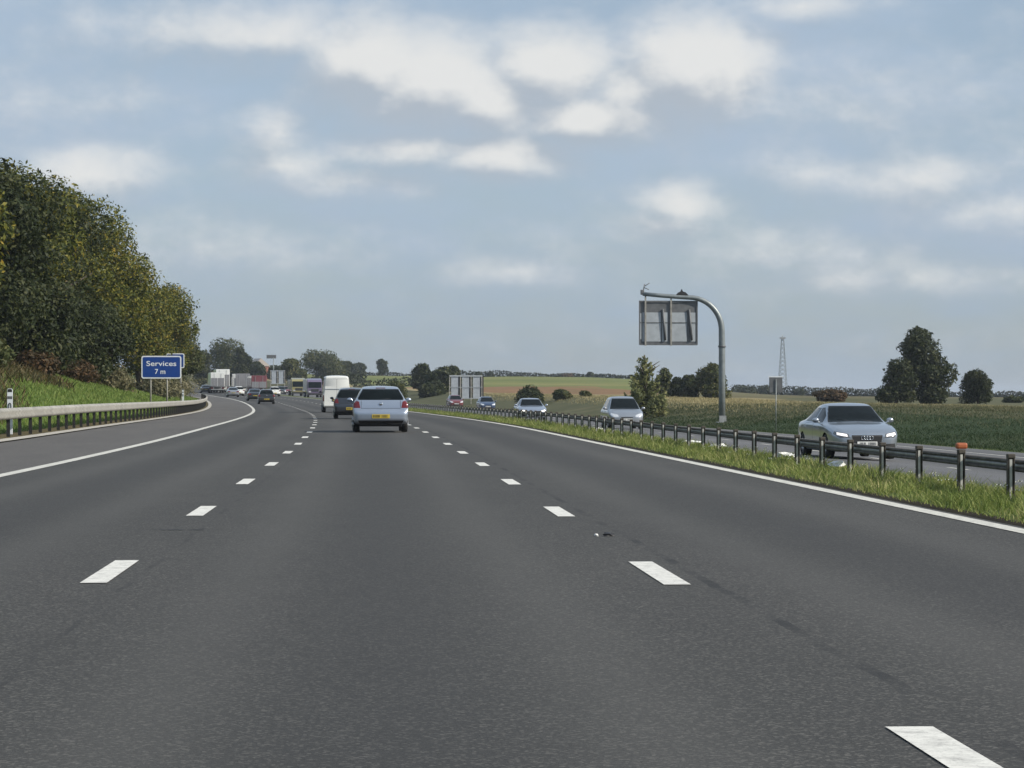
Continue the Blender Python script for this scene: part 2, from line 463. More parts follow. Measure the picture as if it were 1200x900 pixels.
def patchy(u, d): return .55 + .9*np.clip(.5 + .5*np.sin(u*2.1 + d*.9)*np.sin(d*.37+1.3) + .25*np.sin(d*1.7-u*3), 0, 1)
o = blades('verge_grass', 125000, uni(5.90, 9.3), near(16, 260, 1.9), .05, .15, .011, .9, M['blade'], 1, grow=lambda u, d: patchy(u, d)*np.clip((u-5.7)*1.6+.35, .4, 1.25))
tag(o, 'short green and straw grass growing along the central reservation', 'grass')
o = blades('bank_grass', 110000, uni(-19.5, -10.35), near(45, 320, 1.4), .10, .24, .02, .6, M['bladeL'], 2)
tag(o, 'bright green mown grass on the left embankment', 'grass')
o = blades('bracken', 60000, uni(-24, -11), uni(60, 300), .25, .6, .035, .9, M['bracken'], 3,
           keep=lambda u, d, g: (u < -17.2 + 2.0*np.sin(d*.11) + 1.2*g.random(len(u))) | ((-u > .130*d + 1.8*g.random(len(u))) & (d < 140)))
tag(o, 'brown and olive bracken under the left trees', 'undergrowth')
o = blades('far_verge_grass', 150000, uni(24.7, 38), near(45, 240, 1.4), .05, .16, .016, 1.1, M['bladedark'], 4, keep=lambda u, d, g: g.random(len(u)) > np.clip((u - 29)/9, 0, 1), grow=lambda u, d: .5 + .9*np.clip(.5+.5*np.sin(u*.9+d*.21)*np.sin(d*.13+u*.3), 0, 1))
tag(o, 'dark green long grass on the bank beyond the opposite carriageway', 'grass')
o = blades('straw_grass', 60000, uni(31.5, 58), near(165, 400, 1.2), .10, .26, .02, .8, M['bladestraw'], 6, keep=lambda u, d, g: g.random(len(u)) < sstep(165, 215, d)*np.clip((u-31)/4, .1, 1))
tag(o, 'pale straw meadow grass between the gantry post and the three panel sign', 'grass')
o = blades('dry_grass', 80000, uni(29.5, 50), near(60, 235, 1.2), .07, .20, .014, .9, M['bladedry'], 5,
           keep=lambda u, d, g: (g.random(len(u)) < np.clip((u - 29.6 + 4*sstep(140, 190, d))/7.5, 0, 1)))
tag(o, 'tall straw coloured grass along the top of the right bank', 'grass')
# daisies among the verge grass
g = np.random.default_rng(8); n = 240
u = g.uniform(6.3, 8.8, n); d = 27 + 60*g.random(n)**1.3
k = np.sin(d*.5)*np.sin(u*2+d*.2) > .1; u, d = u[k], d[k]; n = len(u)
c = np.stack([u+xc(d), d, H(u, d)+g.uniform(.12, .26, n)], -1)
ang = np.arange(6)*PI/3
V = (c[:, None, :] + np.stack([np.cos(ang)*.028, np.sin(ang)*.028, 0*ang+.006*np.cos(ang*3)], -1)[None]).reshape(-1, 3)
o = npmesh('daisies', V, (np.arange(n)[:, None]*6 + np.arange(6)[None]), M['paper'])
tag(o, 'small white daisies scattered in the central reservation grass', 'flowers', kind='stuff')

# ------------------------------------------------------------------ trees
def crown_mesh(name, lumps, n, size, m, parent, seed, up=.35):
    g = np.random.default_rng(seed)
    lumps = np.array(lumps, float)
    wts = (lumps[:, 3]*lumps[:, 4] + lumps[:, 4]*lumps[:, 5] + lumps[:, 3]*lumps[:, 5]); wts /= wts.sum()
    idx = g.choice(len(lumps), n, p=wts)
    v = g.normal(size=(n, 3)); v /= np.linalg.norm(v, axis=1)[:, None]
    rr = np.where(g.random(n) < .72, g.uniform(.80, 1.10, n), g.random(n)**.5*.9)
    rr *= 1 + .16*np.sin(v[:, 0]*7 + idx*1.7)*np.sin(v[:, 2]*6+v[:, 1]*5 + idx)
    c = lumps[idx, :3] + v*lumps[idx, 3:]*rr[:, None]
    nrm = v*.7 + g.normal(size=(n, 3))*.6 + np.array([0, 0, up]); nrm /= np.linalg.norm(nrm, axis=1)[:, None]
    t = np.cross(nrm, g.normal(size=(n, 3))); t /= np.linalg.norm(t, axis=1)[:, None]
    b = np.cross(nrm, t)
    s = size*g.uniform(.55, 1.35, n)[:, None]
    V = np.stack([c - t*s*.9, c - b*s*.42 + nrm*s*.12, c + t*s*.9, c + b*s*.42 + nrm*s*.12], 1).reshape(-1, 3)
    F = np.arange(n*4, dtype=np.int32).reshape(-1, 4)
    return npmesh(name, V, F, m, parent)
def tree_parts(root, h, rad, kind, n, size, m, seed, base=.18, trunk=True):
    rnd = random.Random(seed)
    lumps = []
    if kind == 'round':
        for i in range(15):
            t = rnd.random(); zz = base*h + (1-base)*h*(.12 + .76*t)
            k = math.sin(PI*min(.97, max(.12, .18+.72*t)))**.7
            a = rnd.uniform(0, 2*PI); q = rad*k*rnd.uniform(.25, .78)
            r = rad*rnd.uniform(.26, .46)
            lumps.append((math.cos(a)*q, math.sin(a)*q, zz, r*1.1, r*1.1, r*.9))
        lumps.append((0, 0, h*(base+.5*(1-base)), rad*.62, rad*.62, h*(1-base)*.40))
        lumps.append((rnd.uniform(-.2, .2)*rad, 0, h-.25*rad, rad*.34, rad*.34, rad*.26))
    elif kind == 'bush':
        for i in range(11):
            a = rnd.uniform(0, 2*PI); q = rad*rnd.uniform(.15, .7); r = rad*rnd.uniform(.28, .45)
            zz = h*rnd.uniform(.25, .72)*(1-.35*q/rad)
            lumps.append((math.cos(a)*q, math.sin(a)*q, zz, r*1.15, r*1.15, min(zz, h*.3)))
        lumps.append((0, 0, h*.42, rad*.66, rad*.66, h*.44))
    elif kind == 'spiky':
        for i in range(40):
            t = (i/39.)**1.1; zz = h*(.05 + .80*t); env = rad*(1-.80*t)*rnd.uniform(.65, 1.05)
            a = i*2.4 + rnd.uniform(-.5, .5)
            for q, rr_ in ((.35, .17), (.62, .13), (.85, .085), (1.0, .05)):
                lumps.append((math.cos(a)*q*env, math.sin(a)*q*env, zz + q*env*.75, rr_*env*1.1+.03, rr_*env*1.1+.03, rr_*env*1.2+.05))
        for i in range(6): lumps.append((0, 0, h*(.1+.15*i), rad*(.22-.03*i), rad*(.22-.03*i), h*.08))
    crown_mesh('crown', lumps, n, size, m, root, seed)
    if trunk:
        mb = MB()
        top = h*(.62 if kind != 'spiky' else .93); r0 = h*.02+.05
        mb.tube([(0, 0, -.4), (.02*h*rnd.uniform(-1, 1), 0, top*.35), (0, .02*h*rnd.uniform(-1, 1), top*.7), (0, 0, top)], [r0*1.25, r0, r0*.7, r0*.3], 8)
        for i in range(6):
            a = rnd.uniform(0, 2*PI); z0 = top*rnd.uniform(.3, .85); q = rad*rnd.uniform(.5, .8)
            mb.tube([(0, 0, z0), (math.cos(a)*q*.5, math.sin(a)*q*.5, z0+.10*h), (math.cos(a)*q, math.sin(a)*q, z0+.17*h)], [r0*.5, r0*.32, r0*.12], 6)
        mb.build('trunk', M['bark'], root)
def tree(name, label, cat, loc, h, rad, kind, n, size, m, seed, group=None, base=.18, rz=0, trunk=True):
    r = empty(name, label, cat, loc, rz, group)
    tree_parts(r, h, rad, kind, n, size, m, seed, base, trunk)
    return r
# left wood (lateral, distance, height, radius, leaf)
LWOOD = [
 (-13.6, 238, 10.8, 3.7, 'leafA', 'olive tree with orange tinged leaves at the far right end of the left wood'),
 (-15.2, 216, 12.2, 4.3, 'leafA', 'yellow tinted tree next to the last one of the left wood, above the blue sign'),
 (-17.0, 193, 12.6, 4.5, 'leafA', 'gold topped tree on the embankment just left of the blue sign'),
 (-18.2, 176, 13.0, 4.7, 'leafA', 'tall olive tree of the left wood with a ragged sunlit right edge'),
 (-18.3, 160, 11.8, 4.5, 'leafB', 'dark green tree in the middle of the left wood'),
 (-19.2, 146, 11.6, 4.4, 'leafA', 'tree with a separate green tuft standing above the left wood canopy'),
 (-19.0, 132, 10.8, 4.6, 'leafB', 'dark tree near the left picture edge behind the marker post'),
 (-20.0, 119, 10.0, 5.0, 'leafA', 'broad olive and brown tree at the left picture edge'),
 (-21.5, 107, 9.0, 4.6, 'leafA', 'tree cut by the left picture edge, nearest of the left wood'),
 (-22.5, 204, 11.8, 4.6, 'leafB', 'dark tree behind the gold topped tree in the back row of the left wood'),
 (-26, 172, 13.0, 5.0, 'leafB', 'tall dark tree in the back row of the left wood'),
 (-27, 143, 12.0, 5.0, 'leafB', 'tallest dark tree at the top left behind the olive trees'),
 (-16.2, 170, 5.6, 3.2, 'leafB', 'low dark bushy tree at the foot of the wood beside the green slope'),
 (-17.6, 140, 5.4, 3.4, 'leafB', 'low shaded tree under the taller trees at the top of the slope'),
 (-13.2, 256, 9.0, 2.8, 'leafC', 'small tree beyond the end of the left wood near the second blue sign'),
]
for i, (u, d, h, r, lm, lab) in enumerate(LWOOD):
    tree('broadleaf_tree', lab, 'tree', P(u, d, -.2), h, r, 'round', 22000 if d < 200 else 17000, .155, M[lm], 100+i, 'trees of the left wood', base=.10)
for i, (u, d, h, r, lm, lab) in enumerate([
 (-17.3, 118, 2.0, 1.8, 'leafC', 'low green shrub at the top of the slope nearest the left edge'),
 (-16.6, 136, 1.6, 1.5, 'leafR', 'russet shrub on the slope above the guard rail'),
 (-16.4, 158, 1.7, 1.6, 'leafR', 'reddish brown shrub under the wood left of the blue sign'),
 (-15.4, 176, 1.9, 1.7, 'leafP', 'straw coloured shrub on the slope just left of the blue sign'),
 (-13.8, 214, 2.0, 2.2, 'leafP', 'pale dry shrub to the right of the blue sign'),
 (-13.2, 246, 2.6, 2.6, 'leafP', 'pale grey green scrub behind the end of the guard rail'),
 (-13.4, 290, 3.2, 3.4, 'leafP', 'large pale scrub bush beside the queue of lorries'),
 (-12.6, 335, 2.4, 2.4, 'leafR', 'brownish bush just left of the dark car at the head of the queue'),
]):
    tree('shrub', lab, 'shrub', P(u, d, -.1), h, r, 'bush', 2600, .15, M[lm], 200+i, 'shrubs on the left slope', trunk=False)

def px_tree(name, label, cat, cx, w_px, top, d, kind, n, size, m, seed, group=None, base=.15, base_y=None, trunk=True):
    p = spot(cx, d, -.1)
    zt = 1.17 + (467 - top)/2950*d
    return tree(name, label, cat, p, max(1.0, (zt - p.z)*.97), w_px/2950*d*.5*.97, kind, n, size, m, seed, group, base, trunk=trunk)
px_tree('oak_tree', 'tall dark tree standing in the meadow behind the silver saloon', 'tree', 1087, 78, 381, 280, 'round', 13000, .24, M['leafB'], 300, base=.0)
px_tree('broadleaf_tree', 'lower bushy tree joined to the left side of the tall dark meadow tree', 'tree', 1056, 52, 419, 276, 'round', 6000, .22, M['leafB'], 301, base=.0)
px_tree('broadleaf_tree', 'small round tree alone to the right of the tall meadow tree', 'tree', 1153, 50, 436, 285, 'round', 6500, .2, M['leafB'], 302, base=.0)
px_tree('shrub', 'dark low bush at the right picture edge on the skyline', 'shrub', 1196, 26, 463, 330, 'bush', 1800, .25, M['leafB'], 303)
px_tree('shrub', 'dark reddish bush on the skyline above the roof of the silver saloon', 'shrub', 979, 52, 455, 300, 'bush', 4200, .2, M['leafR'], 304)
px_tree('poplar_tree', 'pale spiky tree under the left end of the hanging sign panel', 'tree', 756, 62, 408, 215, 'spiky', 4300, .18, M['leafS'], 305)
px_tree('shrub', 'light green bush at the foot of the pale spiky tree', 'shrub', 773, 30, 456, 212, 'bush', 2000, .15, M['leafS'], 306)
px_tree('broadleaf_tree', 'round bluish green tree just right of the pale spiky tree', 'tree', 778, 26, 430, 330, 'round', 3000, .25, M['leafC'], 307, base=.05)
px_tree('broadleaf_tree', 'slim dark tree between the round tree and the gantry post', 'tree', 797, 24, 441, 325, 'round', 2600, .25, M['leafB'], 308, base=.0)
px_tree('broadleaf_tree', 'broad tree with brownish crown directly behind the gantry post', 'tree', 833, 54, 425, 320, 'round', 6500, .25, M['leafC'], 309, base=.0)
px_tree('broadleaf_tree', 'small dark tree left of the broad tree behind the gantry post', 'tree', 812, 26, 438, 322, 'round', 2600, .25, M['leafB'], 310, base=.0)
px_tree('shrub', 'round dark bush behind the farther oncoming silver car', 'shrub', 622, 44, 450, 300, 'bush', 4200, .2, M['leafB'], 311)
px_tree('shrub', 'green bush between the two oncoming silver cars', 'shrub', 659, 28, 455, 305, 'bush', 3000, .2, M['leafC'], 312)
px_tree('shrub', 'small olive bush right of the green bush on the ploughed field edge', 'shrub', 686, 14, 459, 310, 'bush', 1500, .18, M['leafC'], 313)
px_tree('shrub', 'wide dark bush behind the roof of the silver hatchback', 'shrub', 462, 46, 443, 345, 'bush', 4200, .24, M['leafC'], 314)
for cx, w, top, d, lm, sd, lab in [
 (494, 34, 426, 470, 'leafB', 320, 'dark tree at the left of the clump beside the three panel sign'),
 (513, 40, 432, 440, 'leafB', 321, 'dark spreading tree in the clump left of the three panel sign'),
 (529, 34, 427, 475, 'leafB', 322, 'dark round tree rising directly behind the three panel sign'),
 (505, 34, 449, 420, 'leafB', 323, 'low dark tree in front of the clump above the red car')]:
    px_tree('broadleaf_tree', lab, 'tree', cx, w, top, d, 'round', 3600, .34, M[lm], sd, 'tree clump beside the three panel sign', base=.0)
px_tree('broadleaf_tree', 'single small round tree on the skyline above the silver hatchback', 'tree', 448, 15, 420, 900, 'round', 1500, .5, M['leafB'], 330)
for cx, w, top, d, lm, sd, lab in [
 (262, 62, 400, 640, 'leafC', 340, 'largest domed tree of the far left hilltop clump'),
 (236, 32, 410, 655, 'leafC', 341, 'smaller tree on the left shoulder of the far hilltop clump'),
 (284, 28, 406, 635, 'leafB', 342, 'dark tree at the right end of the far hilltop clump'),
 (302, 26, 423, 700, 'leafB', 343, 'low dark tree right of the far hilltop clump'),
 (342, 34, 420, 640, 'leafC', 344, 'olive tree left of the domed copse behind the oncoming lorries'),
 (324, 26, 428, 720, 'leafB', 345, 'low dark tree behind the small distant road sign'),
 (381, 58, 410, 760, 'leafC', 346, 'domed green copse tree on the skyline above the white van'),
 (402, 24, 423, 780, 'leafB', 347, 'dark tree at the right shoulder of the domed copse tree'),
 (418, 24, 427, 900, 'leafB', 348, 'low hedge tree right of the copse on the skyline')]:
    px_tree('broadleaf_tree', lab, 'tree', cx, w, top, d, 'round', 9000, .36, M[lm], sd, 'far skyline trees', base=.0)
# hedges on the far fields
def hedge(name, label, pts, h, w, seed, m='hedge', dens=5.0, size=.5):
    g = np.random.default_rng(seed); C = []
    for (x0, d0), (x1, d1) in zip(pts, pts[1:]):
        p0, p1 = spot(x0, d0), spot(x1, d1); L_ = (p1-p0).length; n = int(L_*dens*h)
        t = g.random(n); X = p0.x + (p1.x-p0.x)*t; D = p0.y + (p1.y-p0.y)*t
        hv = h*(.75 + .25*np.sin(X*.23+seed)**2 + .5*np.clip(np.sin(X*.071+D*.05+seed*2), 0, 1))
        C.append(np.stack([X + g.normal(size=n)*w, D + g.normal(size=n)*w, H(X - xc(D), D) + hv*g.random(n)**1.5], -1))
    C = np.concatenate(C); n = len(C)
    a = g.normal(size=(n, 3)); a /= np.linalg.norm(a, axis=1)[:, None]
    b = np.cross(a, g.normal(size=(n, 3))); b /= np.linalg.norm(b, axis=1)[:, None]
    s = size*g.uniform(.6, 1.3, n)[:, None]
    V = np.stack([C-a*s, C-b*s*.6, C+a*s, C+b*s*.6], 1).reshape(-1, 3)
    o = npmesh(name, V, np.arange(n*4).reshape(-1, 4), M[m])
    return tag(o, label, 'hedge')
hedge('hedgerow', 'long dark hedgerow along the skyline above the green field', [(425, 985), (520, 990), (640, 985), (760, 960)], 2.2, .9, 3, dens=26, size=.45)
hedge('hedgerow', 'thin hedge dividing the ploughed field from the green field', [(415, 560), (470, 600), (520, 655)], 1.8, .6, 4, dens=6, size=.35)
hedge('hedgerow', 'dark tree line on the low skyline right of the gantry post', [(860, 900), (960, 880), (1040, 860), (1200, 850), (1330, 840)], 2.4, 1.2, 5, dens=24, size=.45)
hedge('hedgerow', 'dark hedge below the domed copse behind the white van', [(352, 600), (385, 610), (425, 640)], 2.4, .7, 6, dens=16, size=.4)
for cx, w, top, d, sd, lab in [
 (560, 10, 436, 960, 350, 'tiny dark tree on the skyline hedge right of the three panel sign'),
 (574, 12, 437, 965, 351, 'second tiny skyline tree right of the three panel sign'),
 (692, 12, 437, 950, 352, 'round tree standing out of the skyline hedge left of the spiky tree'),
 (664, 20, 441, 955, 353, 'low brown tree on the skyline hedge above the green bush'),
 (875, 34, 455, 860, 354, 'distant tree on the low skyline left of the small square sign'),
 (900, 24, 452, 870, 355, 'distant tree behind the small square sign'),
 (940, 20, 456, 850, 356, 'distant tree right of the small square sign')]:
    px_tree('broadleaf_tree', lab, 'tree', cx, w, top, d, 'round', 1300, .45, M['leafB'] if sd != 353 else M['leafR'], sd, 'trees in the skyline hedges', base=0)

# ------------------------------------------------------------------ safety barriers
def along(us_prof, d0, d1, step=2.4):
    """sweep a (u offset, height) profile along the road"""
    ds = np.arange(d0, d1+.01, step); k = len(us_prof)
    V = []
    for d in ds:
        for (uu, hh, base) in us_prof:
            V.append((uu + float(xc(d)), d, float(rise(d)) + hh))
    F = [(i*k+j, i*k+(j+1) % k, (i+1)*k+(j+1) % k, (i+1)*k+j) for i in range(len(ds)-1) for j in range(k)]
    return np.array(V), np.array(F)
br = empty('guard_rail', 'long pale steel guard rail on dark posts beside the left hard shoulder', 'guard rail', P(-9.85, 20))
W = [(-9.80, .84), (-9.76, .80), (-9.70, .75), (-9.76, .69), (-9.70, .62), (-9.76, .55), (-9.80, .53), (-9.815, .53), (-9.79, .62), (-9.79, .75), (-9.815, .84)]
V, F = along([(a, b, 0) for a, b in W], 14.4, 322)
V -= np.array(br.location)
npmesh('rail', V, F, M['railpale'], br)
pm = MB().box((0, 0, .36), (.05, .12, .9)).box((0, -.055, .36), (.10, .012, .9)).box((.07, 0, .68), (.10, .06, .16)).build('post', M['tyre'], br)
V = []
nposts = 0
first = True
extra = MB()
for i in range(125):
    d = 48 + 2.4*i
    if d > 318: break
    p = P(-9.9, d) - br.location; p.z = float(rise(d)) - br.location.z
    if i < 99:
        if first: o = pm; first = False
        else: o = pm.copy(); COL.objects.link(o)
        o.parent = br; o.location = p; o.rotation_euler.z = -slope(d)
    else:
        extra.box(p + Vector((0, 0, .36)), (.06, .12, .9))
e = extra.build('posts', M['postdark'], br); e['kind'] = 'stuff'

cb = empty('central_barrier', 'low dark steel barrier on paired posts along the grassy central reservation', 'crash barrier', P(7.3, 20))
Bp = [(7.24, .455), (7.235, .425), (7.275, .418), (7.285, .366), (7.235, .36), (7.24, .325), (7.38, .325), (7.40, .345), (7.40, .44), (7.38, .455)]
V, F = along([(a, b, 0) for a, b in Bp], 7.2, 345)
V -= np.array(cb.location)
rl = npmesh('rail', V, F, M['galvdark'], cb)
V, F = along([(a, b, 0) for a, b in [(7.258, .417), (7.262, .367), (7.29, .367), (7.29, .417)]], 7.2, 345)
V -= np.array(cb.location)
npmesh('rail_web', V, F, M['galv'], rl)
mb = MB().box((-.034, .035, .15), (.014, .08, .72)).box((.034, .035, .15), (.014, .08, .72)).box((0, .068, .15), (.068, .012, .72)).box((0, .03, .505), (.09, .10, .05), bev=.012)
pm = mb.build('post', M['postdark'], cb)
pal = MB().box((-.006, .01, .13), (.030, .04, .68)).build('post_lit_face', M['postlit'], pm)  # pale strip paints the lit face of the post, dark flanges its shaded sides
first = True; extra = MB()
for i in range(135):
    d = 25.8 + 2.4*i
    if d > 342: break
    p = P(7.16, d) - cb.location; p.z = float(rise(d)) - cb.location.z
    if i < 99:
        if first: o = pm; first = False
        else:
            o = pm.copy(); COL.objects.link(o)
            c2 = pal.copy(); COL.objects.link(c2); c2.parent = o
        o.parent = cb; o.location = p; o.rotation_euler.z = -slope(d) + random.Random(i).uniform(-.05, .05)
        if i == 2:
            MB().box((0, .02, .575), (.14, .09, .075), bev=.025).build('reflector', M['orange'], o)['label'] = 'orange reflector cap on one barrier post'
    else:
        extra.box(p + Vector((0, 0, .22)), (.10, .10, .8))
e = extra.build('posts', M['postdark'], cb); e['kind'] = 'stuff'

# ------------------------------------------------------------------ lettering
def text_mesh(name, body, size, m, parent, loc, rot, ext=.004):
    cu = bpy.data.curves.new(name, 'FONT'); cu.body = body; cu.size = size; cu.align_x = 'CENTER'; cu.align_y = 'CENTER'; cu.extrude = ext
    cu.offset = .008*size
    t = bpy.data.objects.new(name, cu); COL.objects.link(t)
    bpy.context.view_layer.update()
    me = bpy.data.meshes.new_from_object(t.evaluated_get(bpy.context.evaluated_depsgraph_get()))
    bpy.data.objects.remove(t); me.name = name
    o = link(name, me, m, parent); o.location = loc; o.rotation_euler = rot
    return o
def rrect(w, h, r, n=5):
    pts = []
    for cx, cy, a0 in ((w/2-r, h/2-r, 0), (-w/2+r, h/2-r, 90), (-w/2+r, -h/2+r, 180), (w/2-r, -h/2+r, 270)):
        for i in range(n+1):
            a = R(a0 + 90*i/n); pts.append((cx + r*math.cos(a), cy + r*math.sin(a)))
    return pts
def blue_sign(label, u, d, w, h, zc, words, rz):
    s = empty('motorway_sign', label, 'road sign', P(u, d), rz)
    z = zc - s.location.z
    MB().prism([(x, y+z) for x, y in rrect(w, h, .14)], 0, .03).build('panel', M['signwhite'], s)
    MB().prism([(x, y+z) for x, y in rrect(w-.16, h-.16, .09)], -.006, -.0005).build('face', M['signblue'], s)
    if words:
        t = text_mesh('lettering', words[0], .46, M['signwhite'], s, (0, -.0085, z+.22), (PI/2, 0, 0), .002)
        k = 1.93/t.dimensions.x if t.dimensions.x else 1
        t.scale = (k, min(k, 1.0), 1)
        text_mesh('lettering', words[1], .46, M['signwhite'], s, (-.08, -.0085, z-.30), (PI/2, 0, 0), .002)
    for x in (-w*.27, w*.14) if words else (-w*.3, w*.3):
        MB().tube([(x, .09, -.5), (x, .09, z+h*.42)], .055, 10).build('post', M['railpale'], s)
    return s
sp = spot(191, 165)
blue_sign('blue motorway sign with white border reading Services 7 m on the left slope', float(sp.x - xc(165)), 165, 2.58, 1.48, 1.17+(467-430.5)/2950*165, ('Services', '7 m'), R(2))
sp = spot(207, 215)
blue_sign('second blue sign mostly hidden behind the right edge of the services sign', float(sp.x - xc(215)), 215, 1.55, 1.25, 1.17+(467-423)/2950*215, None, R(0))

# kilometre marker posts
def marker(label, u, d, h, rz=0):
    s = empty('marker_post', label, 'marker post', P(u, d), rz)
    MB().prism(rrect(.17, .0, .0, 1)[:0] or [(-.075, -.3), (.075, -.3), (.075, h-.03), (.05, h), (-.05, h), (-.075, h-.03)], -.02, .03).build('post', M['signwhite'], s)
    MB().prism([(-.062, h-.10), (.062, h-.10), (.062, h-.03), (.03, h-.012), (-.03, h-.012), (-.062, h-.03)], -.024, -.0205).build('cap_band', M['ink'], s)
    MB().prism([(-.07, h-.30), (.07, h-.30), (.07, h-.22), (-.07, h-.22)], -.024, -.0205).build('band', M['signframe'], s)
    ring = MB()
    oz = h-.50
    pts = [(.036*math.cos(a), -.0225, oz + .085*math.sin(a)) for a in np.linspace(0, 2*PI, 25)]
    ring.tube(pts, .013, 6, False).build('digit', M['ink'], s)
    return s
marker('white roadside marker post with a black zero standing behind the guard rail', -10.25, 72.5, 1.30)
marker('small white marker post on the slope by the end of the guard rail', -11.3, 205, 1.35)

# ------------------------------------------------------------------ signs on the right
def gantry(label, u, d, rz, H0=None, group=None):
    gq = empty('sign_gantry', label, 'sign gantry', P(u, d), rz, group)
    bz = gq.location.z
    # distances in metres at this range (180 m): 1 px = 0.061 m; post top and arm heights above its base
    A = 9.05
    path = [(0, 0, -.3), (0, 0, 3.0), (0, 0, 5.4), (-.02, 0, 6.6)]
    rb = 2.35
    for i in range(0, 13):
        a = i/12*PI/2
        path.append((-rb + rb*math.cos(a) - .02, 0, 6.65 + rb*math.sin(a)))
    arm0 = path[-1]
    path += [(-3.2, 0, 9.04), (-4.5, 0, 9.13), (-5.75, 0, 9.24)]
    rad = [.235, .235, .235, .22] + [.22 - .05*i/12 for i in range(13)] + [.16, .15, .14]
    MB().tube(path, rad, 14).build('mast', M['polegrey'], gq)
    MB().lathe([(5.42, .22), (5.42, .29), (5.54, .29), (5.54, .22)], 'z', n=16).build('joint_collar', M['signframe'], gq)
    MB().box((0, 0, .03), (.75, .75, .06)).box((0, -.33, .28), (.5, .05, .45)).build('base_plate', M['galv'], gq)
    x0, x1, z0, z1 = -5.97, -1.80, 5.62, 8.74
    cx, cz = (x0+x1)/2, (z0+z1)/2
    sg = MB().box((cx, .20, cz), (x1-x0, .22, z1-z0), bev=.04).build('sign_panel', M['signframe'], gq)
    w = (x1-x0)
    bp = MB()
    for (a, b, c, dd) in ((.05, .37, .05, .72), (.56, .82, .05, .72), (.39, .49, .05, .72), (.88, .97, .05, .72), (-.0, .03, .1, .7)):
        bp.box((x0 + w*(a+b)/2, .075, z0 + (z1-z0)*(c+dd)/2 + .05), (w*(b-a), .03, (z1-z0)*(dd-c)))
    bp.build('back_plate', M['signback'], sg)
    fr = MB()
    for q in (.0, 1.0): fr.box((x0 + w*q, .06, cz), (.09, .07, z1-z0+.05))
    fr.box((cx, .058, z0), (w, .066, .12)); fr.box((cx, .058, z1-.04), (w, .066, .12))
    fr.box((cx, .052, z0+(z1-z0)*.50), (w-.1, .03, .07))
    fr.build('panel_frame', M['signframe'], sg)
    for q in (.10, .545): MB().box((x0 + w*q, .0, z0+1.72), (.11, .07, 3.65)).build('hanger', M['railpale'], gq)
    for q in (.40, .86): MB().tube([(x0+w*q, .0, z1-.6), (x0+w*(q+.045), .0, z0+.3)], .085, 8).build('brace', M['signframe'], gq)
    MB().box((-5.78, 0, 9.36), (.26, .22, .36), bev=.05).build('end_cap', M['signframe'], gq)
    MB().tube([(-5.70, 0, 9.5), (-5.62, 0, 9.95)], .035, 6).tube([(-5.62, 0, 9.8), (-5.25, 0, 10.02)], .03, 6).tube([(-5.66, 0, 9.7), (-5.3, 0, 9.55)], .03, 6).build('aerial', M['signframe'], gq)
    MB().prism([(-3.35, 9.16), (-2.45, 9.16), (-2.65, 9.36), (-2.85, 9.42), (-2.93, 9.60), (-3.02, 9.42), (-3.2, 9.34)], -.12, .12).build('arm_lump', M['trim'], gq)  # dark peaked lump on the arm, of no settled kind
    return gq
gp = spot(848, 180)
gantry('tall curved grey gantry post with a hanging sign panel seen from behind', float(gp.x - xc(180)), 180, R(2))
def panel_sign(name, label, px, d, w, h, zb, npan, legs_mat='signback'):
    s = empty(name, label, 'road sign', spot(px, d), R(6))
    z0 = zb - s.location.z
    pw = w/npan
    for i in range(npan):
        x = -w/2 + pw*(i+.5)
        MB().box((x, .0, z0+h/2), (pw*.72, .05, h), bev=.01).build('panel', M['bluepanel'], s)
        MB().box((x+pw*.45, -.032, z0+h/2), (pw*.32, .03, h*.94)).build('gap_strip', M['ink'], s)
    for i in range(npan+1):
        x = -w/2 + pw*i*.98
        MB().box((x, -.05, z0+h/2-.4), (.12, .12, h+.9)).build('post', M['railpale'], s)
    f = MB(); f.box((0, -.10, z0+h-.1), (w, .05, .16)); f.box((0, -.10, z0+h*.5), (w, .03, .06)); f.box((0, -.10, z0+.1), (w, .03, .08))
    f.build('cross_rail', M['signback'], s)
    return s
panel_sign('large_road_sign', 'large grey road sign of three tall panels seen from behind beyond the opposite carriageway', 546, 350, 4.6, 3.3, 1.17-.6/2950*350+.0, 3)
panel_sign('large_road_sign', 'small distant grey striped road sign among the oncoming lorries', 326, 600, 3.4, 3.2, 1.17+17/2950*600, 2)
s = empty('square_sign', 'small dark square sign seen from behind on a thin pole left of the silver saloon', 'road sign', spot(912, 150))
zb = 1.17 + (467-460)/2950*150 - s.location.z
MB().box((0, .03, zb+.46), (.80, .05, .92), bev=.02).build('panel', M['signframe'], s)
MB().box((0, .028, zb+.95), (.86, .07, .07)).build('top_rim', M['signwhite'], s)
MB().tube([(0, -.035, -.4), (0, -.035, zb+.8)], .03, 8).build('pole', M['polegrey'], s)
# small distant overhead sign
s = empty('overhead_sign', 'tiny dark overhead sign on a pole on the skyline between the two tree clumps', 'road sign', spot(319, 690))
zt = 1.17 + (467-416)/2950*690 - s.location.z
MB().tube([(.5, 0, -.4), (.5, 0, zt-.6)], .13, 8).build('pole', M['polegrey'], s)
MB().box((-.1, 0, zt-.5), (2.6, .2, 1.0), bev=.05).build('panel', M['signframe'], s)
# house far off
s = empty('house', 'tiny distant house with pale gable and red brick side left of the tree clump', 'house', spot(303, 740), R(20))
hz = 1.17 + (467-437)/2950*740 - s.location.z
MB().box((0, 0, hz-.6), (5, 6, 5.2)).build('wall', M['brick'], s)
MB().prism([(-2.8, hz+1.9), (2.8, hz+1.9), (0, hz+4.2)], -3.2, 3.2).build('roof', M['render'], s)
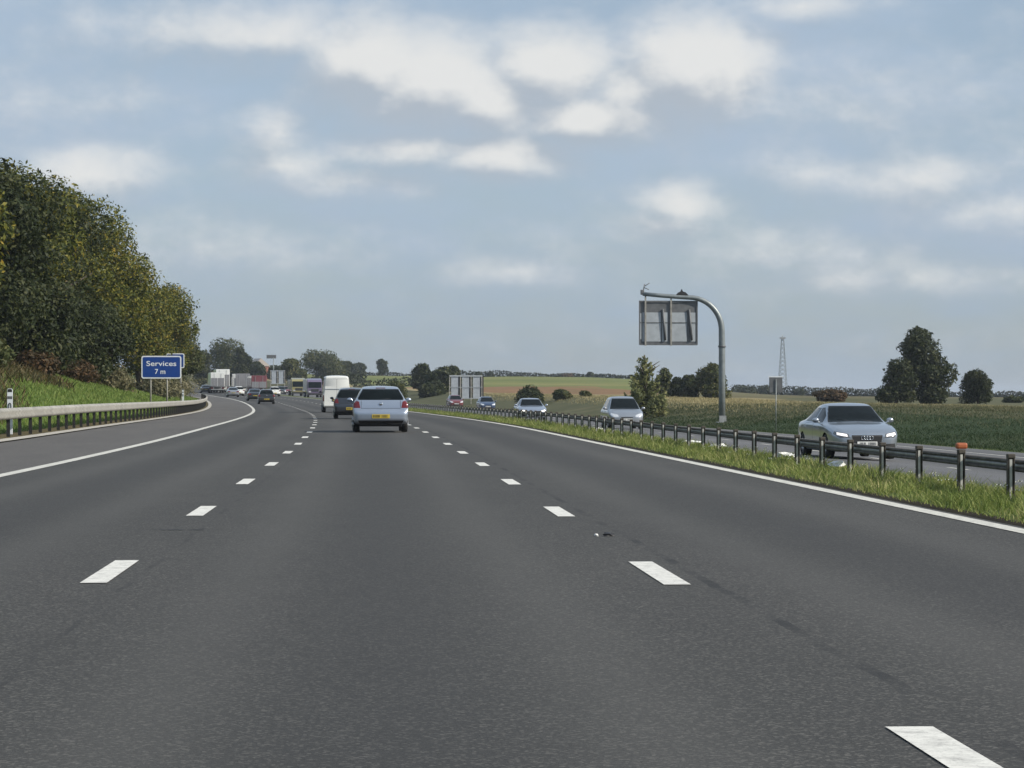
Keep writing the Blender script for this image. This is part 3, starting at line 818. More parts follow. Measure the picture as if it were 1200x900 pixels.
# lattice pylon
s = empty('lattice_mast', 'faint tall lattice mast on the far skyline above the small square sign', 'mast', spot(920, 1400))
mb = MB(); Hm = 1.17 + (467-393)/2950*1400 - s.location.z
def hw(z): return 2.6*(1-z/Hm)**1.0*.8 + .55
zs = np.linspace(0, Hm*.97, 15)
for sx, sy in ((1, 1), (1, -1), (-1, 1), (-1, -1)):
    mb.tube([(sx*hw(z), sy*hw(z), z) for z in zs], .13, 4)
for z0, z1 in zip(zs, zs[1:]):
    a, b = hw(z0), hw(z1)
    for sgn in (1, -1):
        mb.tube([(-a*sgn, -a, z0), (b*sgn, -b, z1)], .1, 4); mb.tube([(-a*sgn, a, z0), (b*sgn, b, z1)], .1, 4)
        mb.tube([(a*sgn, -a, z0), (b*sgn, b, z1)], .1, 4)
mb.build('lattice', M['polegrey'], s)
MB().box((0, 0, Hm*.965), (3.0, 3.0, .9)).tube([(0, 0, Hm*.96), (0, 0, Hm*1.02)], .2, 6).build('head_frame', M['galv'], s)

# ------------------------------------------------------------------ vehicles
def chaikin(p, it=2):
    p = np.array(p, float)
    for _ in range(it):
        q = [p[0]]
        for a, b in zip(p, p[1:]): q += [a*.75+b*.25, a*.25+b*.75]
        q.append(p[-1]); p = np.array(q)
    return p
def shell(keys, ny=64):
    """keys: rows (y, z_low, z_belt, z_top, half width, half width of roof)"""
    K = np.array(sorted(keys), float)
    fs = [pchip(K[:, 0], K[:, i]) for i in range(1, 6)]
    ys = np.unique(np.concatenate([np.linspace(K[0, 0], K[-1, 0], ny), K[:, 0]]))
    bm = bmesh.new(); rows = []
    for y in ys:
        zl, zb, zt, w, wt = [float(f(y)) for f in fs]
        hc = max(zt - zb, .01); hb = zb - zl
        pts = [(0, zl), (w*.7, zl), (w*.93, zl+.02*hb), (w*.975, zl+.16*hb), (w*.985, zl+.42*hb), (w, zl+.70*hb), (w*.99, zl+.90*hb), (w*.955, zb),
               (w*.955+(wt-w*.955)*.55, zb+hc*.5), (wt, zb+hc*.90), (wt*.90, zb+hc*.985), (wt*.5, zt+.012), (0, zt+.02)]
        c = chaikin(pts, 2)
        left = [bm.verts.new((-x, y, z)) for x, z in c[1:-1]]
        b0 = bm.verts.new((0, y, c[0][1])); t0 = bm.verts.new((0, y, c[-1][1]))
        right = [bm.verts.new((x, y, z)) for x, z in c[1:-1]]
        rows.append([b0] + right + [t0] + left[::-1])
    for a, b in zip(rows, rows[1:]):
        n = len(a)
        for k in range(n): bm.faces.new((a[k], b[k], b[(k+1) % n], a[(k+1) % n]))
    for r, flip in ((rows[0], False), (rows[-1], True)):
        n = len(r); h = n//2
        Rr = r[:h+1]; Ll = [r[0]] + r[:h-1:-1]
        for i in range(h):
            vs = [Rr[i], Rr[i+1], Ll[i+1], Ll[i]]
            vs = [v for j, v in enumerate(vs) if v not in vs[:j]]
            if len(vs) > 2: bm.faces.new(vs if not flip else vs[::-1])
    bmesh.ops.recalc_face_normals(bm, faces=bm.faces[:])
    for f in bm.faces: f.smooth = True
    return bm
def cut_arches(bm, wheels, W, r):
    me = bpy.data.meshes.new('tmp'); bm.to_mesh(me); bm.free()
    me.materials.append(M['trim']); me.materials.append(M['trim'])
    o = bpy.data.objects.new('tmp', me); COL.objects.link(o)
    cm = bmesh.new()
    for y, z in wheels:
        for sx in (-1, 1):
            res = bmesh.ops.create_cone(cm, cap_ends=True, segments=28, radius1=r, radius2=r, depth=.5)
            bmesh.ops.transform(cm, matrix=Matrix.Translation((sx*(W - .05), y, z)) @ Matrix.Rotation(PI/2, 4, 'Y'), verts=res['verts'])
    for f in cm.faces: f.material_index = 1
    cme = bpy.data.meshes.new('tmpc'); cm.to_mesh(cme); cm.free()
    cme.materials.append(M['trim']); cme.materials.append(M['trim'])
    c = bpy.data.objects.new('tmpc', cme); COL.objects.link(c)
    md = o.modifiers.new('b', 'BOOLEAN'); md.operation = 'DIFFERENCE'; md.object = c; md.solver = 'EXACT'
    bpy.context.view_layer.update()
    ev = bpy.data.meshes.new_from_object(o.evaluated_get(bpy.context.evaluated_depsgraph_get()))
    out = bmesh.new(); out.from_mesh(ev)
    bpy.data.objects.remove(o); bpy.data.objects.remove(c)
    for x in (me, cme, ev): bpy.data.meshes.remove(x)
    return out
def carve(bm, poly, view, cond, idx, only=(0,)):
    """cut a convex outline (2-D, in view 'xz' or 'yz') into the shell and give the inside faces material idx"""
    ai, bi = (0, 2) if view == 'xz' else (1, 2)
    poly = [Vector(p) for p in poly]
    area = sum(a.x*b.y - b.x*a.y for a, b in zip(poly, poly[1:] + poly[:1]))
    if area < 0: poly = poly[::-1]
    lo = Vector((min(p.x for p in poly), min(p.y for p in poly))); hi = Vector((max(p.x for p in poly), max(p.y for p in poly)))
    def cand():
        out = []
        for f in bm.faces:
            if f.material_index not in only or not cond(f): continue
            A = [v.co[ai] for v in f.verts]; B = [v.co[bi] for v in f.verts]
            if max(A) < lo.x-.01 or min(A) > hi.x+.01 or max(B) < lo.y-.01 or min(B) > hi.y+.01: continue
            out.append(f)
        return out
    for a, b in zip(poly, poly[1:] + poly[:1]):
        e = (b-a); nrm = Vector((0, 0, 0)); nrm[ai] = e.y; nrm[bi] = -e.x
        co = Vector((0, 0, 0)); co[ai] = a.x; co[bi] = a.y
        fs = cand()
        if not fs: return
        geom = fs + list({ed for f in fs for ed in f.edges}) + list({v for f in fs for v in f.verts})
        bmesh.ops.bisect_plane(bm, geom=geom, dist=1e-5, plane_co=co, plane_no=nrm.normalized())
    for f in cand():
        c = f.calc_center_median(); q = Vector((c[ai], c[bi]))
        if all((b-a).x*(q-a).y - (b-a).y*(q-a).x > -1e-6 for a, b in zip(poly, poly[1:] + poly[:1])):
            f.material_index = idx
def split(bm, parent, names, mats, body_mats):
    """names[idx] -> separate mesh part; the rest is the body"""
    out = {}
    for f in bm.faces: f.normal_update()
    for idx, nm in names.items():
        fs = [f for f in bm.faces if f.material_index == idx]
        if not fs: continue
        nb = bmesh.new(); vm = {}
        for f in fs:
            nf = nb.faces.new([vm.setdefault(v, None) or vm.__setitem__(v, nb.verts.new(v.co)) or vm[v] for v in f.verts]); nf.smooth = True
        me = bpy.data.meshes.new(nm); nb.to_mesh(me); nb.free()
        out[idx] = link(nm, me, mats[idx], parent)
    bmesh.ops.delete(bm, geom=[f for f in bm.faces if f.material_index in names], context='FACES')
    for e in bm.edges:
        if len(e.link_faces) == 2 and e.calc_face_angle(0) > R(38): e.smooth = False
    me = bpy.data.meshes.new('body'); bm.to_mesh(me); bm.free()
    out[0] = link('body', me, body_mats, parent)
    return out
def wheel(parent, x, y, r, w=.2, detail=True):
    s = 1 if x > 0 else -1
    k = empty_part('wheel', parent, (x, y, r))
    t = MB().lathe([(-w/2*s, r*.62), (-w/2*s, r*.9), (-w*.42*s, r*.985), (0, r), (w*.42*s, r*.985), (w/2*s, r*.9), (w/2*s, r*.64), (w*.38*s, r*.62), (-w/2*s, r*.62)], 'x', n=26).build('tyre', M['tyre'], k)
    mb = MB().lathe([(w*.42*s, r*.64), (w*.36*s, r*.60), (w*.1*s, r*.56), (w*.1*s, .001)], 'x', n=26)
    for i in range(5):
        a = i*2*PI/5
        mb.tube([(w*.36*s, 0, 0), (w*.40*s, math.cos(a)*r*.6, math.sin(a)*r*.6)], [.07, .035], 6)
    mb.build('rim', M['alloy'], k)
    return k
def empty_part(name, parent, loc):
    o = bpy.data.objects.new(name, None); COL.objects.link(o); o.parent = parent; o.location = loc; o.empty_display_size = .1
    return o
def plate(parent, y, z, m, face=-1, w=.52, h=.11, tilt=0.0):
    p = MB().box((0, 0, 0), (w, .012, h), bev=.004).build('number_plate', m, parent)
    p.location = (0, y, z); p.rotation_euler.x = tilt
    mb = MB(); rnd = random.Random(int(abs(y)*100))
    x = -w*.42
    while x < w*.40:
        if not (-.02 < x < .03): mb.box((x, face*.0075, 0), (.016, .003, h*.62))
        x += rnd.choice((.028, .034, .04))
    mb.build('plate_characters', M['ink'], p)
    return p
def mirror_part(parent, x, y, z, m):
    s = 1 if x > 0 else -1
    mb = MB()
    r = bmesh.ops.create_uvsphere(mb.bm, u_segments=14, v_segments=9, radius=1)
    bmesh.ops.transform(mb.bm, matrix=Matrix.Translation((x + s*.09, y, z+.02)) @ Matrix.Diagonal((.095, .06, .065, 1)), verts=r['verts'])
    for f in mb.bm.faces: f.smooth = True
    mb.tube([(x-.02*s, y, z-.05), (x+.05*s, y, z-.01)], .025, 6)
    return mb.build('door_mirror', m, parent)
up_ = lambda f: True
fr = lambda lim: (lambda f: f.normal.y > lim)
rr = lambda lim: (lambda f: f.normal.y < -lim)
sd = lambda s, lim=.45: (lambda f: f.normal.x*s > lim)
def sym(poly): return [poly, [(-x, z) for x, z in poly]]

def side_pieces(bm, base, win, doors, wcond=.3, dcond=.55):
    """windows and doors on both flanks -> material indices from base"""
    names = {}; mats = {}; i = base
    for s in (1, -1):
        for w in win:
            c = sum((Vector(p) for p in w), Vector((0, 0)))/len(w)
            big = [tuple(Vector(p) + (Vector(p)-c).normalized()*.022) for p in w]
            carve(bm, big, 'yz', sd(s, wcond), 1)
            carve(bm, w, 'yz', sd(s, wcond), i, only=(1,)); names[i] = 'side_window'; mats[i] = M['glass']; i += 1
    for s in (1, -1):
        for dpoly in doors:
            c = sum((Vector(p) for p in dpoly), Vector((0, 0)))/len(dpoly)
            big = [tuple(c + (Vector(p)-c) + (Vector(p)-c).normalized()*.012) for p in dpoly]
            carve(bm, big, 'yz', sd(s, dcond), 1, only=(0,))
            carve(bm, dpoly, 'yz', sd(s, dcond), i, only=(1,)); names[i] = 'door'; i += 1
    return names, mats, i

def saloon(name, label, group, body, rzloc, lit=False, rings=False, cat='car'):
    """four-door saloon, 4.6 m"""
    root = empty(name, label, cat, (0, 0, 0), 0, group)
    keys = [(-2.31, .42, .78, .80, .72, .60), (-2.27, .34, .86, .90, .80, .66), (-2.12, .24, .93, .985, .86, .70), (-1.70, .2, .95, 1.03, .90, .70), (-1.25, .19, .95, 1.22, .915, .64),
            (-.75, .19, .94, 1.40, .92, .60), (-.2, .19, .93, 1.44, .92, .605), (.25, .19, .92, 1.40, .92, .60), (.65, .19, .915, 1.20, .92, .645), (1.08, .19, .90, .955, .915, .72),
            (1.6, .2, .83, .885, .90, .72), (2.0, .2, .74, .80, .86, .68), (2.18, .21, .68, .735, .79, .60), (2.27, .24, .62, .67, .70, .52), (2.31, .30, .56, .60, .60, .45)]
    bm = cut_arches(shell(keys), [(1.40, .32), (-1.38, .32)], .92, .375)
    win = [[(-.02, .955), (-.02, 1.315), (.22, 1.315), (.62, 1.12), (.80, .955)], [(-.12, .96), (-.12, 1.315), (-.62, 1.31), (-.95, 1.20), (-1.12, .985)]]
    doors = [[(.93, .34), (.93, .93), (-.05, .93), (-.05, .34)], [(-.09, .34), (-.09, .93), (-1.0, .93), (-1.12, .75), (-1.0, .34)]]
    nm, mt, i = side_pieces(bm, 2, win, doors)
    def add(polys, view, cond, n, m, only=(0,)):
        nonlocal i
        for p in polys:
            if m is M['glass']:
                c = sum((Vector(q) for q in p), Vector((0, 0)))/len(p)
                carve(bm, [tuple(Vector(q) + (Vector(q)-c).normalized()*.022) for q in p], view, cond, 1)
                carve(bm, p, view, cond, i, (1,))
            else: carve(bm, p, view, cond, i, only)
        nm[i] = n; mt[i] = m; i += 1
    add([[(-.72, .955), (.72, .955), (.555, 1.37), (-.555, 1.37)]], 'xz', lambda f: f.normal.y > .22 and f.calc_center_median().y > 0 and f.calc_center_median().z > .93 and abs(f.normal.x) < .65, 'windscreen', M['glass'])
    add([[(-.66, 1.05), (.66, 1.05), (.53, 1.36), (-.53, 1.36)]], 'xz', lambda f: f.normal.y < -.2 and f.calc_center_median().y < -.6 and abs(f.normal.x) < .65, 'rear_window', M['glass'])
    for s in (1, -1):
        add([[(s*.45, .56), (s*.48, .665), (s*.80, .735), (s*.84, .665), (s*.70, .555)]], 'xz', lambda f: f.normal.y > .2 and f.calc_center_median().y > 1.6, 'headlight', M['lamphousing'])
        hi_ = i - 1
        add([[(s*.50, .595), (s*.52, .66), (s*.76, .705), (s*.77, .64)]], 'xz', lambda f: f.normal.y > .2 and f.calc_center_median().y > 1.6, 'headlight_lens', M['litlamp'] if lit else M['drl'], only=(hi_,))
        add([[(s*.46, .70), (s*.46, .86), (s*.86, .90), (s*.88, .72)]], 'xz', lambda f: f.normal.y < -.2 and f.calc_center_median().y < -1.7, 'tail_light', M['redlamp'])
        add([[(s*.46, .28), (s*.46, .41), (s*.74, .42), (s*.76, .31)]], 'xz', lambda f: f.normal.y > .2 and f.calc_center_median().y > 1.6, 'fog_light_vent', M['trim'])
    add([[(-.43, .655), (.43, .655), (.36, .25), (-.36, .25)]], 'xz', lambda f: f.normal.y > .15 and f.calc_center_median().y > 1.9, 'grille_frame', M['chrome'])
    gi = i - 1
    add([[(-.405, .635), (.405, .635), (.335, .27), (-.335, .27)]], 'xz', lambda f: f.normal.y > .15 and f.calc_center_median().y > 1.9, 'grille', M['trim'], only=(gi,))
    for k in list(nm):
        if nm[k] == 'door': mt[k] = body
    split(bm, root, nm, mt, [body, M['trim']])
    for x in (.80, -.80):
        for y in (1.40, -1.38): wheel(root, x, y, .325, .215)
    for x in (.90, -.90): mirror_part(root, x, .70, .985, body)
    plate(root, 2.325, .415, M['wplate'], 1)
    plate(root, -2.325, .62, M['yplate'], -1)
    if rings:
        mb = MB()
        for k in (-.105, -.035, .035, .105):
            pts = [(k + .05*math.cos(a), 2.315, .565 + .05*math.sin(a)) for a in np.linspace(0, 2*PI, 21)]
            mb.tube(pts, .0085, 6, False)
        mb.build('ring_emblem', M['chrome'], root)
    else:
        MB().lathe([(2.30, .001), (2.315, .05), (2.32, .045), (2.32, .001)], 'y', (0, 0, .57), 16).build('badge', M['chrome'], root)
    for s in (1, -1):
        for y in (.08, -.92): MB().box((s*.925, y, .84), (.03, .17, .03), bev=.008).build('door_handle', body, root)
    mb = MB()
    for x in (-.45, .05): mb.tube([(x, 1.05, .965), (x+.42, .93, 1.03)], .01, 5)
    mb.build('wiper', M['trim'], root)
    return root

def hatch(name, label, group, body, lit=False, Hs=1.0, cat='car', plates=True):
    """five-door hatchback / small estate, 4.0 m"""
    root = empty(name, label, cat, (0, 0, 0), 0, group)
    h = lambda z: z if z < .9 else .9 + (z-.9)*Hs
    keys = [(-2.0, .40, .60, .615, .70, .62), (-1.97, .33, .64, .66, .80, .70), (-1.90, .28, .68, .71, .845, .74), (-1.86, .26, .86, .95, .86, .72), (-1.80, .25, .94, h(1.02), .865, .70), (-1.55, .23, .95, h(1.34), .87, .615), (-1.36, .22, .95, h(1.465), .87, .585),
            (-.8, .21, .94, h(1.51), .872, .58), (-.1, .21, .93, h(1.515), .872, .58), (.30, .21, .925, h(1.45), .872, .59), (.75, .21, .92, h(1.22), .87, .665), (1.15, .21, .91, h(.98), .865, .70),
            (1.5, .21, .83, .90, .85, .68), (1.8, .22, .72, .79, .80, .62), (1.94, .25, .64, .70, .70, .52), (2.0, .32, .57, .61, .58, .42)]
    bm = cut_arches(shell(keys, 72), [(1.27, .30), (-1.27, .30)], .87, .35)
    win = [[(-.02, .96), (-.02, h(1.38)), (.25, h(1.38)), (.70, h(1.15)), (.90, .96)], [(-.12, .965), (-.12, h(1.38)), (-.85, h(1.37)), (-1.18, h(1.28)), (-1.30, 1.02), (-1.15, .975)]]
    doors = [[(1.0, .36), (1.0, .93), (-.05, .93), (-.05, .36)], [(-.09, .36), (-.09, .93), (-.95, .93), (-1.02, .75), (-.92, .36)]]
    nm, mt, i = side_pieces(bm, 2, win, doors)
    def add(polys, view, cond, n, m, only=(0,)):
        nonlocal i
        for p in polys:
            if m is M['glass']:
                c = sum((Vector(q) for q in p), Vector((0, 0)))/len(p)
                carve(bm, [tuple(Vector(q) + (Vector(q)-c).normalized()*.022) for q in p], view, cond, 1)
                carve(bm, p, view, cond, i, (1,))
            else: carve(bm, p, view, cond, i, only)
        nm[i] = n; mt[i] = m; i += 1
    cy = lambda f: f.calc_center_median().y
    add([[(-.72, h(.975)), (.72, h(.975)), (.535, h(1.43)), (-.535, h(1.43))]], 'xz', lambda f: f.normal.y > .2 and cy(f) > 0 and abs(f.normal.x) < .65, 'windscreen', M['glass'])
    add([[(-.68, h(1.03)), (.68, h(1.03)), (.70, h(1.10)), (.545, h(1.405)), (-.545, h(1.405)), (-.70, h(1.10))]], 'xz', lambda f: f.normal.y < -.2 and cy(f) < -1.2 and f.calc_center_median().z > .98, 'rear_window', M['glass'])
    for s in (1, -1):
        add([[(s*.40, .60), (s*.44, .70), (s*.76, .80), (s*.80, .70), (s*.68, .60)]], 'xz', lambda f: f.normal.y > .2 and cy(f) > 1.4, 'headlight', M['litlamp'] if lit else M['clearlamp'])
        add([[(s*.64, .76), (s*.68, .96), (s*.78, 1.0), (s*.90, .97), (s*.90, .76)]], 'xz', lambda f: f.normal.y < -.12 and cy(f) < -1.6 and f.calc_center_median().z > .72, 'tail_light', M['redlamp'])
    add([[(-.45, .27), (.45, .27), (.40, .40), (-.40, .40)]], 'xz', lambda f: f.normal.y > .15 and cy(f) > 1.6, 'lower_grille', M['trim'])
    add([[(-.30, .585), (.30, .585), (.27, .535), (-.27, .535)]], 'xz', lambda f: f.normal.y > .15 and cy(f) > 1.6, 'grille', M['trim'])
    # tailgate outline, as a dark shut line round the panel
    carve(bm, [(-.62, .745), (.62, .745), (.62, 1.0), (-.62, 1.0)], 'xz', lambda f: f.normal.y < -.12 and cy(f) < -1.6 and f.calc_center_median().z > .72, 1)
    add([[(-.608, .757), (.608, .757), (.608, 1.0), (-.608, 1.0)]], 'xz', lambda f: f.normal.y < -.12 and cy(f) < -1.6 and f.calc_center_median().z > .72, 'tailgate', body, only=(1,))
    add([[(-.66, .27), (.66, .27), (.72, .37), (-.72, .37)]], 'xz', lambda f: f.normal.y < -.1 and cy(f) < -1.7, 'lower_bumper', M['trim'])
    for k in list(nm):
        if nm[k] == 'door': mt[k] = body
    split(bm, root, nm, mt, [body, M['trim']])
    for x in (.755, -.755):
        for y in (1.27, -1.27): wheel(root, x, y, .305, .2)
    for x in (.86, -.86): mirror_part(root, x, .80, 1.0, body)
    if plates:
        plate(root, 2.012, .46, M['wplate'], 1)
        plate(root, -2.012, .50, M['yplate'], -1, .56, .125)
    MB().lathe([(-1.878, .001), (-1.885, .055), (-1.895, .045), (-1.895, .001)], 'y', (0, 0, .89), 16).build('badge', M['chrome'], root)
    for s in (1, -1):
        for y in (.06, -.85): MB().box((s*.875, y, .85), (.03, .16, .03), bev=.008).build('door_handle', body, root)
    MB().tube([(-.05, -1.80, h(1.035)), (.35, -1.745, h(1.085))], .011, 5).build('wiper', M['trim'], root)
    MB().box((0, -1.44, h(1.445)), (.30, .03, .025), rot=Matrix.Rotation(.3, 3, 'X')).build('brake_light', M['redlamp'], root)
    MB().box((0, -1.0, .24), (1.35, 1.4, .12), bev=.04).build('underbody', M['trim'], root)
    return root

def van(name, label, body):
    root = empty(name, label, 'van')
    keys = [(-2.55, .42, 1.20, 2.36, .90, .76), (-2.52, .36, 1.22, 2.44, .935, .80), (-2.44, .34, 1.25, 2.49, .95, .82), (-1.5, .32, 1.25, 2.52, .96, .83), (.6, .32, 1.25, 2.52, .96, .83), (1.0, .32, 1.22, 2.45, .955, .80),
            (1.5, .32, 1.18, 1.95, .95, .76), (1.95, .32, 1.12, 1.28, .94, .78), (2.3, .33, .95, 1.05, .90, .74), (2.48, .36, .78, .85, .80, .64), (2.55, .42, .66, .70, .66, .5)]
    bm = cut_arches(shell(keys, 60), [(1.65, .34), (-1.6, .34)], .96, .39)
    win = [[(1.0, 1.22), (1.0, 1.75), (1.35, 1.78), (1.75, 1.35), (1.8, 1.22)]]
    doors = [[(1.9, .5), (1.85, 1.15), (.95, 1.15), (.95, .5)], [(.85, .5), (.85, 2.0), (-.4, 2.0), (-.4, .5)]]
    nm, mt, i = side_pieces(bm, 2, win, doors)
    cy = lambda f: f.calc_center_median().y
    def add(p, cond, n, m, only=(0,)):
        nonlocal i
        carve(bm, p, 'xz', cond, i, only); nm[i] = n; mt[i] = m; i += 1
    back = lambda f: f.normal.y < -.2 and cy(f) < -2.3
    add([(-.76, 1.35), (.76, 1.35), (.66, 2.1), (-.66, 2.1)], lambda f: f.normal.y > .2 and cy(f) > .9 and abs(f.normal.x) < .7, 'windscreen', M['glass'])
    for s in (1, -1):
        carve(bm, [(s*.005, .62), (s*.86, .62), (s*.80, 2.30), (s*.005, 2.30)], 'xz', back, 1)
        add([(s*.012, .635), (s*.845, .635), (s*.79, 2.285), (s*.012, 2.285)], back, 'rear_door', body, only=(1,))
    for s in (1, -1):
        add([(s*.865, .75), (s*.865, 1.18), (s*.96, 1.18), (s*.96, .75)], lambda f: f.normal.y < -.1 and cy(f) < -2.2, 'tail_light', M['redlamp'])
        add([(s*.45, .72), (s*.5, .95), (s*.85, 1.0), (s*.88, .75)], lambda f: f.normal.y > .15 and cy(f) > 2, 'headlight', M['clearlamp'])
    for k in list(nm):
        if nm[k] == 'door': mt[k] = body
    split(bm, root, nm, mt, [body, M['trim']])
    for x in (.84, -.84):
        for y in (1.65, -1.6): wheel(root, x, y, .345, .22)
    for x in (.95, -.95): mirror_part(root, x, 1.55, 1.4, M['trim'])
    MB().box((0, -2.60, .50), (1.78, .12, .17), bev=.03).build('rear_bumper', body, root)
    MB().box((0, -2.565, 1.60), (1.60, .03, .05), bev=.01).build('waist_rib', M['signback'], root)
    MB().box((0, -2.568, .84), (.62, .02, .16), bev=.006).build('plate_recess', M['trim'], root)
    plate(root, -2.585, .84, M['yplate'], -1)
    MB().box((.1, -2.575, 1.15), (.05, .03, .22), bev=.01).build('door_handle', M['trim'], root)
    return root

def lorry(name, label, boxm, cabm, group, oncoming=False, Hh=4.0, boxL=9.0):
    root = empty(name, label, 'lorry', (0, 0, 0), 0, group)
    yb = -boxL/2 - 1
    b = MB().box((0, yb+boxL/2, 1.15+(Hh-1.15)/2), (2.5, boxL, Hh-1.15), bev=.05).build('cargo_box', boxm, root)
    for s in (1, -1):
        MB().box((s*.61, yb-.02, 1.2+(Hh-2.2)/2), (1.14, .03, Hh-2.2), bev=.01).build('rear_door', greyp, b)  # grey doors paint the shade on the rear, leaving a lit top band
        MB().box((s*.62, yb-.05, 1.2+(Hh-1.2)/2), (.05, .03, Hh-1.5)).build('lock_bar', M['galv'], b)
    MB().box((0, yb+boxL/2, 1.02), (1.1, boxL, .22)).build('chassis', M['trim'], root)
    MB().box((0, yb+.05, .62), (2.3, .1, .14)).box((.7, yb+.1, .85), (.08, .08, .5)).box((-.7, yb+.1, .85), (.08, .08, .5)).build('underrun_bar', M['galv'], root)
    for s in (1, -1): MB().box((s*1.0, yb-.02, .88), (.4, .06, .16), bev=.02).build('tail_light', M['redlamp'], root)
    y1 = yb + boxL + .25
    c = MB().prism([(y1, .55), (y1+2.1, .55), (y1+2.15, 1.4), (y1+1.95, 2.6), (y1+1.5, 2.95), (y1+.1, 3.2), (y1, 3.2)], -1.2, 1.2, 'x').build('cab', cabm, root)
    MB().prism([(y1+2.14, 1.62), (y1+2.185, 1.62), (y1+2.005, 2.58), (y1+1.965, 2.58)], -1.08, 1.08, 'x').build('windscreen', M['glass'], c)
    for s in (1, -1):
        MB().prism([(y1+.9, 1.6), (y1+1.95, 1.6), (y1+1.75, 2.5), (y1+.9, 2.5)], s*1.2-.005, s*1.2+.015, 'x').build('side_window', M['glass'], c)
        MB().box((s*.85, y1+2.17, .95), (.4, .05, .2), bev=.02).build('headlight', M['clearlamp'], c)
    MB().box((0, y1+2.17, 1.2), (1.3, .04, .4), bev=.02).build('grille', M['trim'], c)
    MB().box((0, y1+2.14, .55), (2.35, .12, .3), bev=.03).build('front_bumper', M['trim'], c)
    for x in (1.05, -1.05):
        for y in (y1+1.3, yb+1.2, yb+2.4): wheel(root, x, y, .48, .32)
    return root

def put(root, u, d, oncoming=False, yaw=0.0):
    root.location = P(u, d, .004)
    root.rotation_euler = (0, 0, -math.atan(slope(d)) + (PI if oncoming else 0) + yaw)
    root.rotation_euler.z = math.atan(-slope(d)) + (PI if oncoming else 0) + yaw
    # camber and gradient of the road under the wheels
    return root
silver = paint('silver_blue_paint', (.36, .40, .45), .7, .26)
silver2 = paint('pale_silver_paint', (.40, .45, .53), .7, .28)
silver3 = paint('grey_silver_paint', (.40, .42, .45), .7, .28)
darkp = paint('dark_blue_paint', (.018, .024, .036), .2, .28)
blackp = paint('black_paint', (.012, .013, .015), .1, .28)
whitep = paint('white_paint', (.74, .75, .72), 0, .4)
redp = paint('red_paint', (.15, .022, .028), 0, .36)
bluep = paint('mid_blue_paint', (.03, .06, .13), .2, .3)
maroon = paint('maroon_paint', (.16, .035, .045), 0, .4)
olive = paint('mustard_paint', (.26, .23, .09), 0, .45)
purple = paint('purple_paint', (.13, .10, .17), 0, .4)
greyp = paint('grey_and_shade_paint', (.20, .20, .21), 0, .5)

put(hatch('hatchback_car', 'silver blue hatchback with yellow rear plate driving ahead in the middle lane', None, silver2, Hs=.89), .40, 81, yaw=0.005)
put(hatch('hatchback_car', 'dark blue hatchback partly hidden between the silver hatchback and the white van', None, darkp), -.05, 125)
put(van('panel_van', 'tall white panel van seen from behind in the middle lane', whitep), .12, 175)
put(saloon('saloon_car', 'large silver saloon with black grille coming towards the camera behind the barrier', 'oncoming silver cars', silver, None, rings=True), 12.55, 66, True, .03)
put(hatch('oncoming_car', 'silver car with dark windscreen coming left of the pale spiky tree', 'oncoming silver cars', silver3, Hs=1.12), 13.3, 124, True)
put(saloon('oncoming_car', 'smaller bright silver car with a lit headlamp farther along the opposite carriageway', 'oncoming silver cars', silver2, None, lit=True), 12.3, 162, True)
put(hatch('distant_car', 'dark car nearest to the far bend in the left lane', 'dark cars at the bend', blackp), -3.6, 264)
put(saloon('distant_car', 'second dark car just beyond and left of the first one at the far bend', 'dark cars at the bend', darkp, None), -3.7, 305)
put(hatch('distant_car', 'small red car left of the three panel sign on the opposite carriageway', None, redp), 20.6, 306, True)
put(hatch('distant_car', 'small dark blue car at the right foot of the three panel sign', None, bluep), 20.3, 272, True)
QG = 'vehicles queueing round the far bend'
put(lorry('box_lorry', 'white topped lorry with shade painted grey on its rear in the middle of the distant queue on the left', whitep, greyp, QG, Hh=3.7, boxL=7), -1.7, 462)
put(lorry('box_lorry', 'grey lorry with pale roof right of the white topped one in the distant queue', greyp, whitep, QG, Hh=3.5), 1.6, 446)
put(lorry('box_lorry', 'maroon lorry at the right of the distant queue', maroon, maroon, QG, Hh=3.2), 2.4, 418)
put(lorry('box_lorry', 'white lorry farthest back in the distant queue showing only its top', whitep, whitep, QG, Hh=4.3, boxL=7), -.2, 470)
put(saloon('distant_car', 'black car at the left end of the distant queue', QG, blackp, None), -3.65, 462)
put(hatch('distant_car', 'white car between the black car and the lorries in the distant queue', QG, whitep), -1.4, 405)
put(hatch('distant_car', 'white car at the right foot of the maroon lorry', QG, whitep), 3.6, 395)
put(saloon('distant_car', 'grey car low in the middle of the distant queue', QG, silver3, None), -3.6, 380)
OG = 'oncoming vehicles beyond the bend'
put(lorry('box_lorry', 'mustard coloured lorry with a pale roof coming round the bend left of the white van', olive, olive, OG, Hh=2.9, boxL=6), 12.0, 452, True)
put(lorry('box_lorry', 'purple and white lorry right beside the left edge of the white van', whitep, purple, OG, Hh=3.1, boxL=6), 12.5, 428, True)
put(hatch('distant_car', 'dark car coming below the small striped sign', OG, blackp), 12.0, 482, True)
put(hatch('distant_car', 'dark maroon car coming just left of the mustard lorry', OG, maroon), 15.5, 505, True)

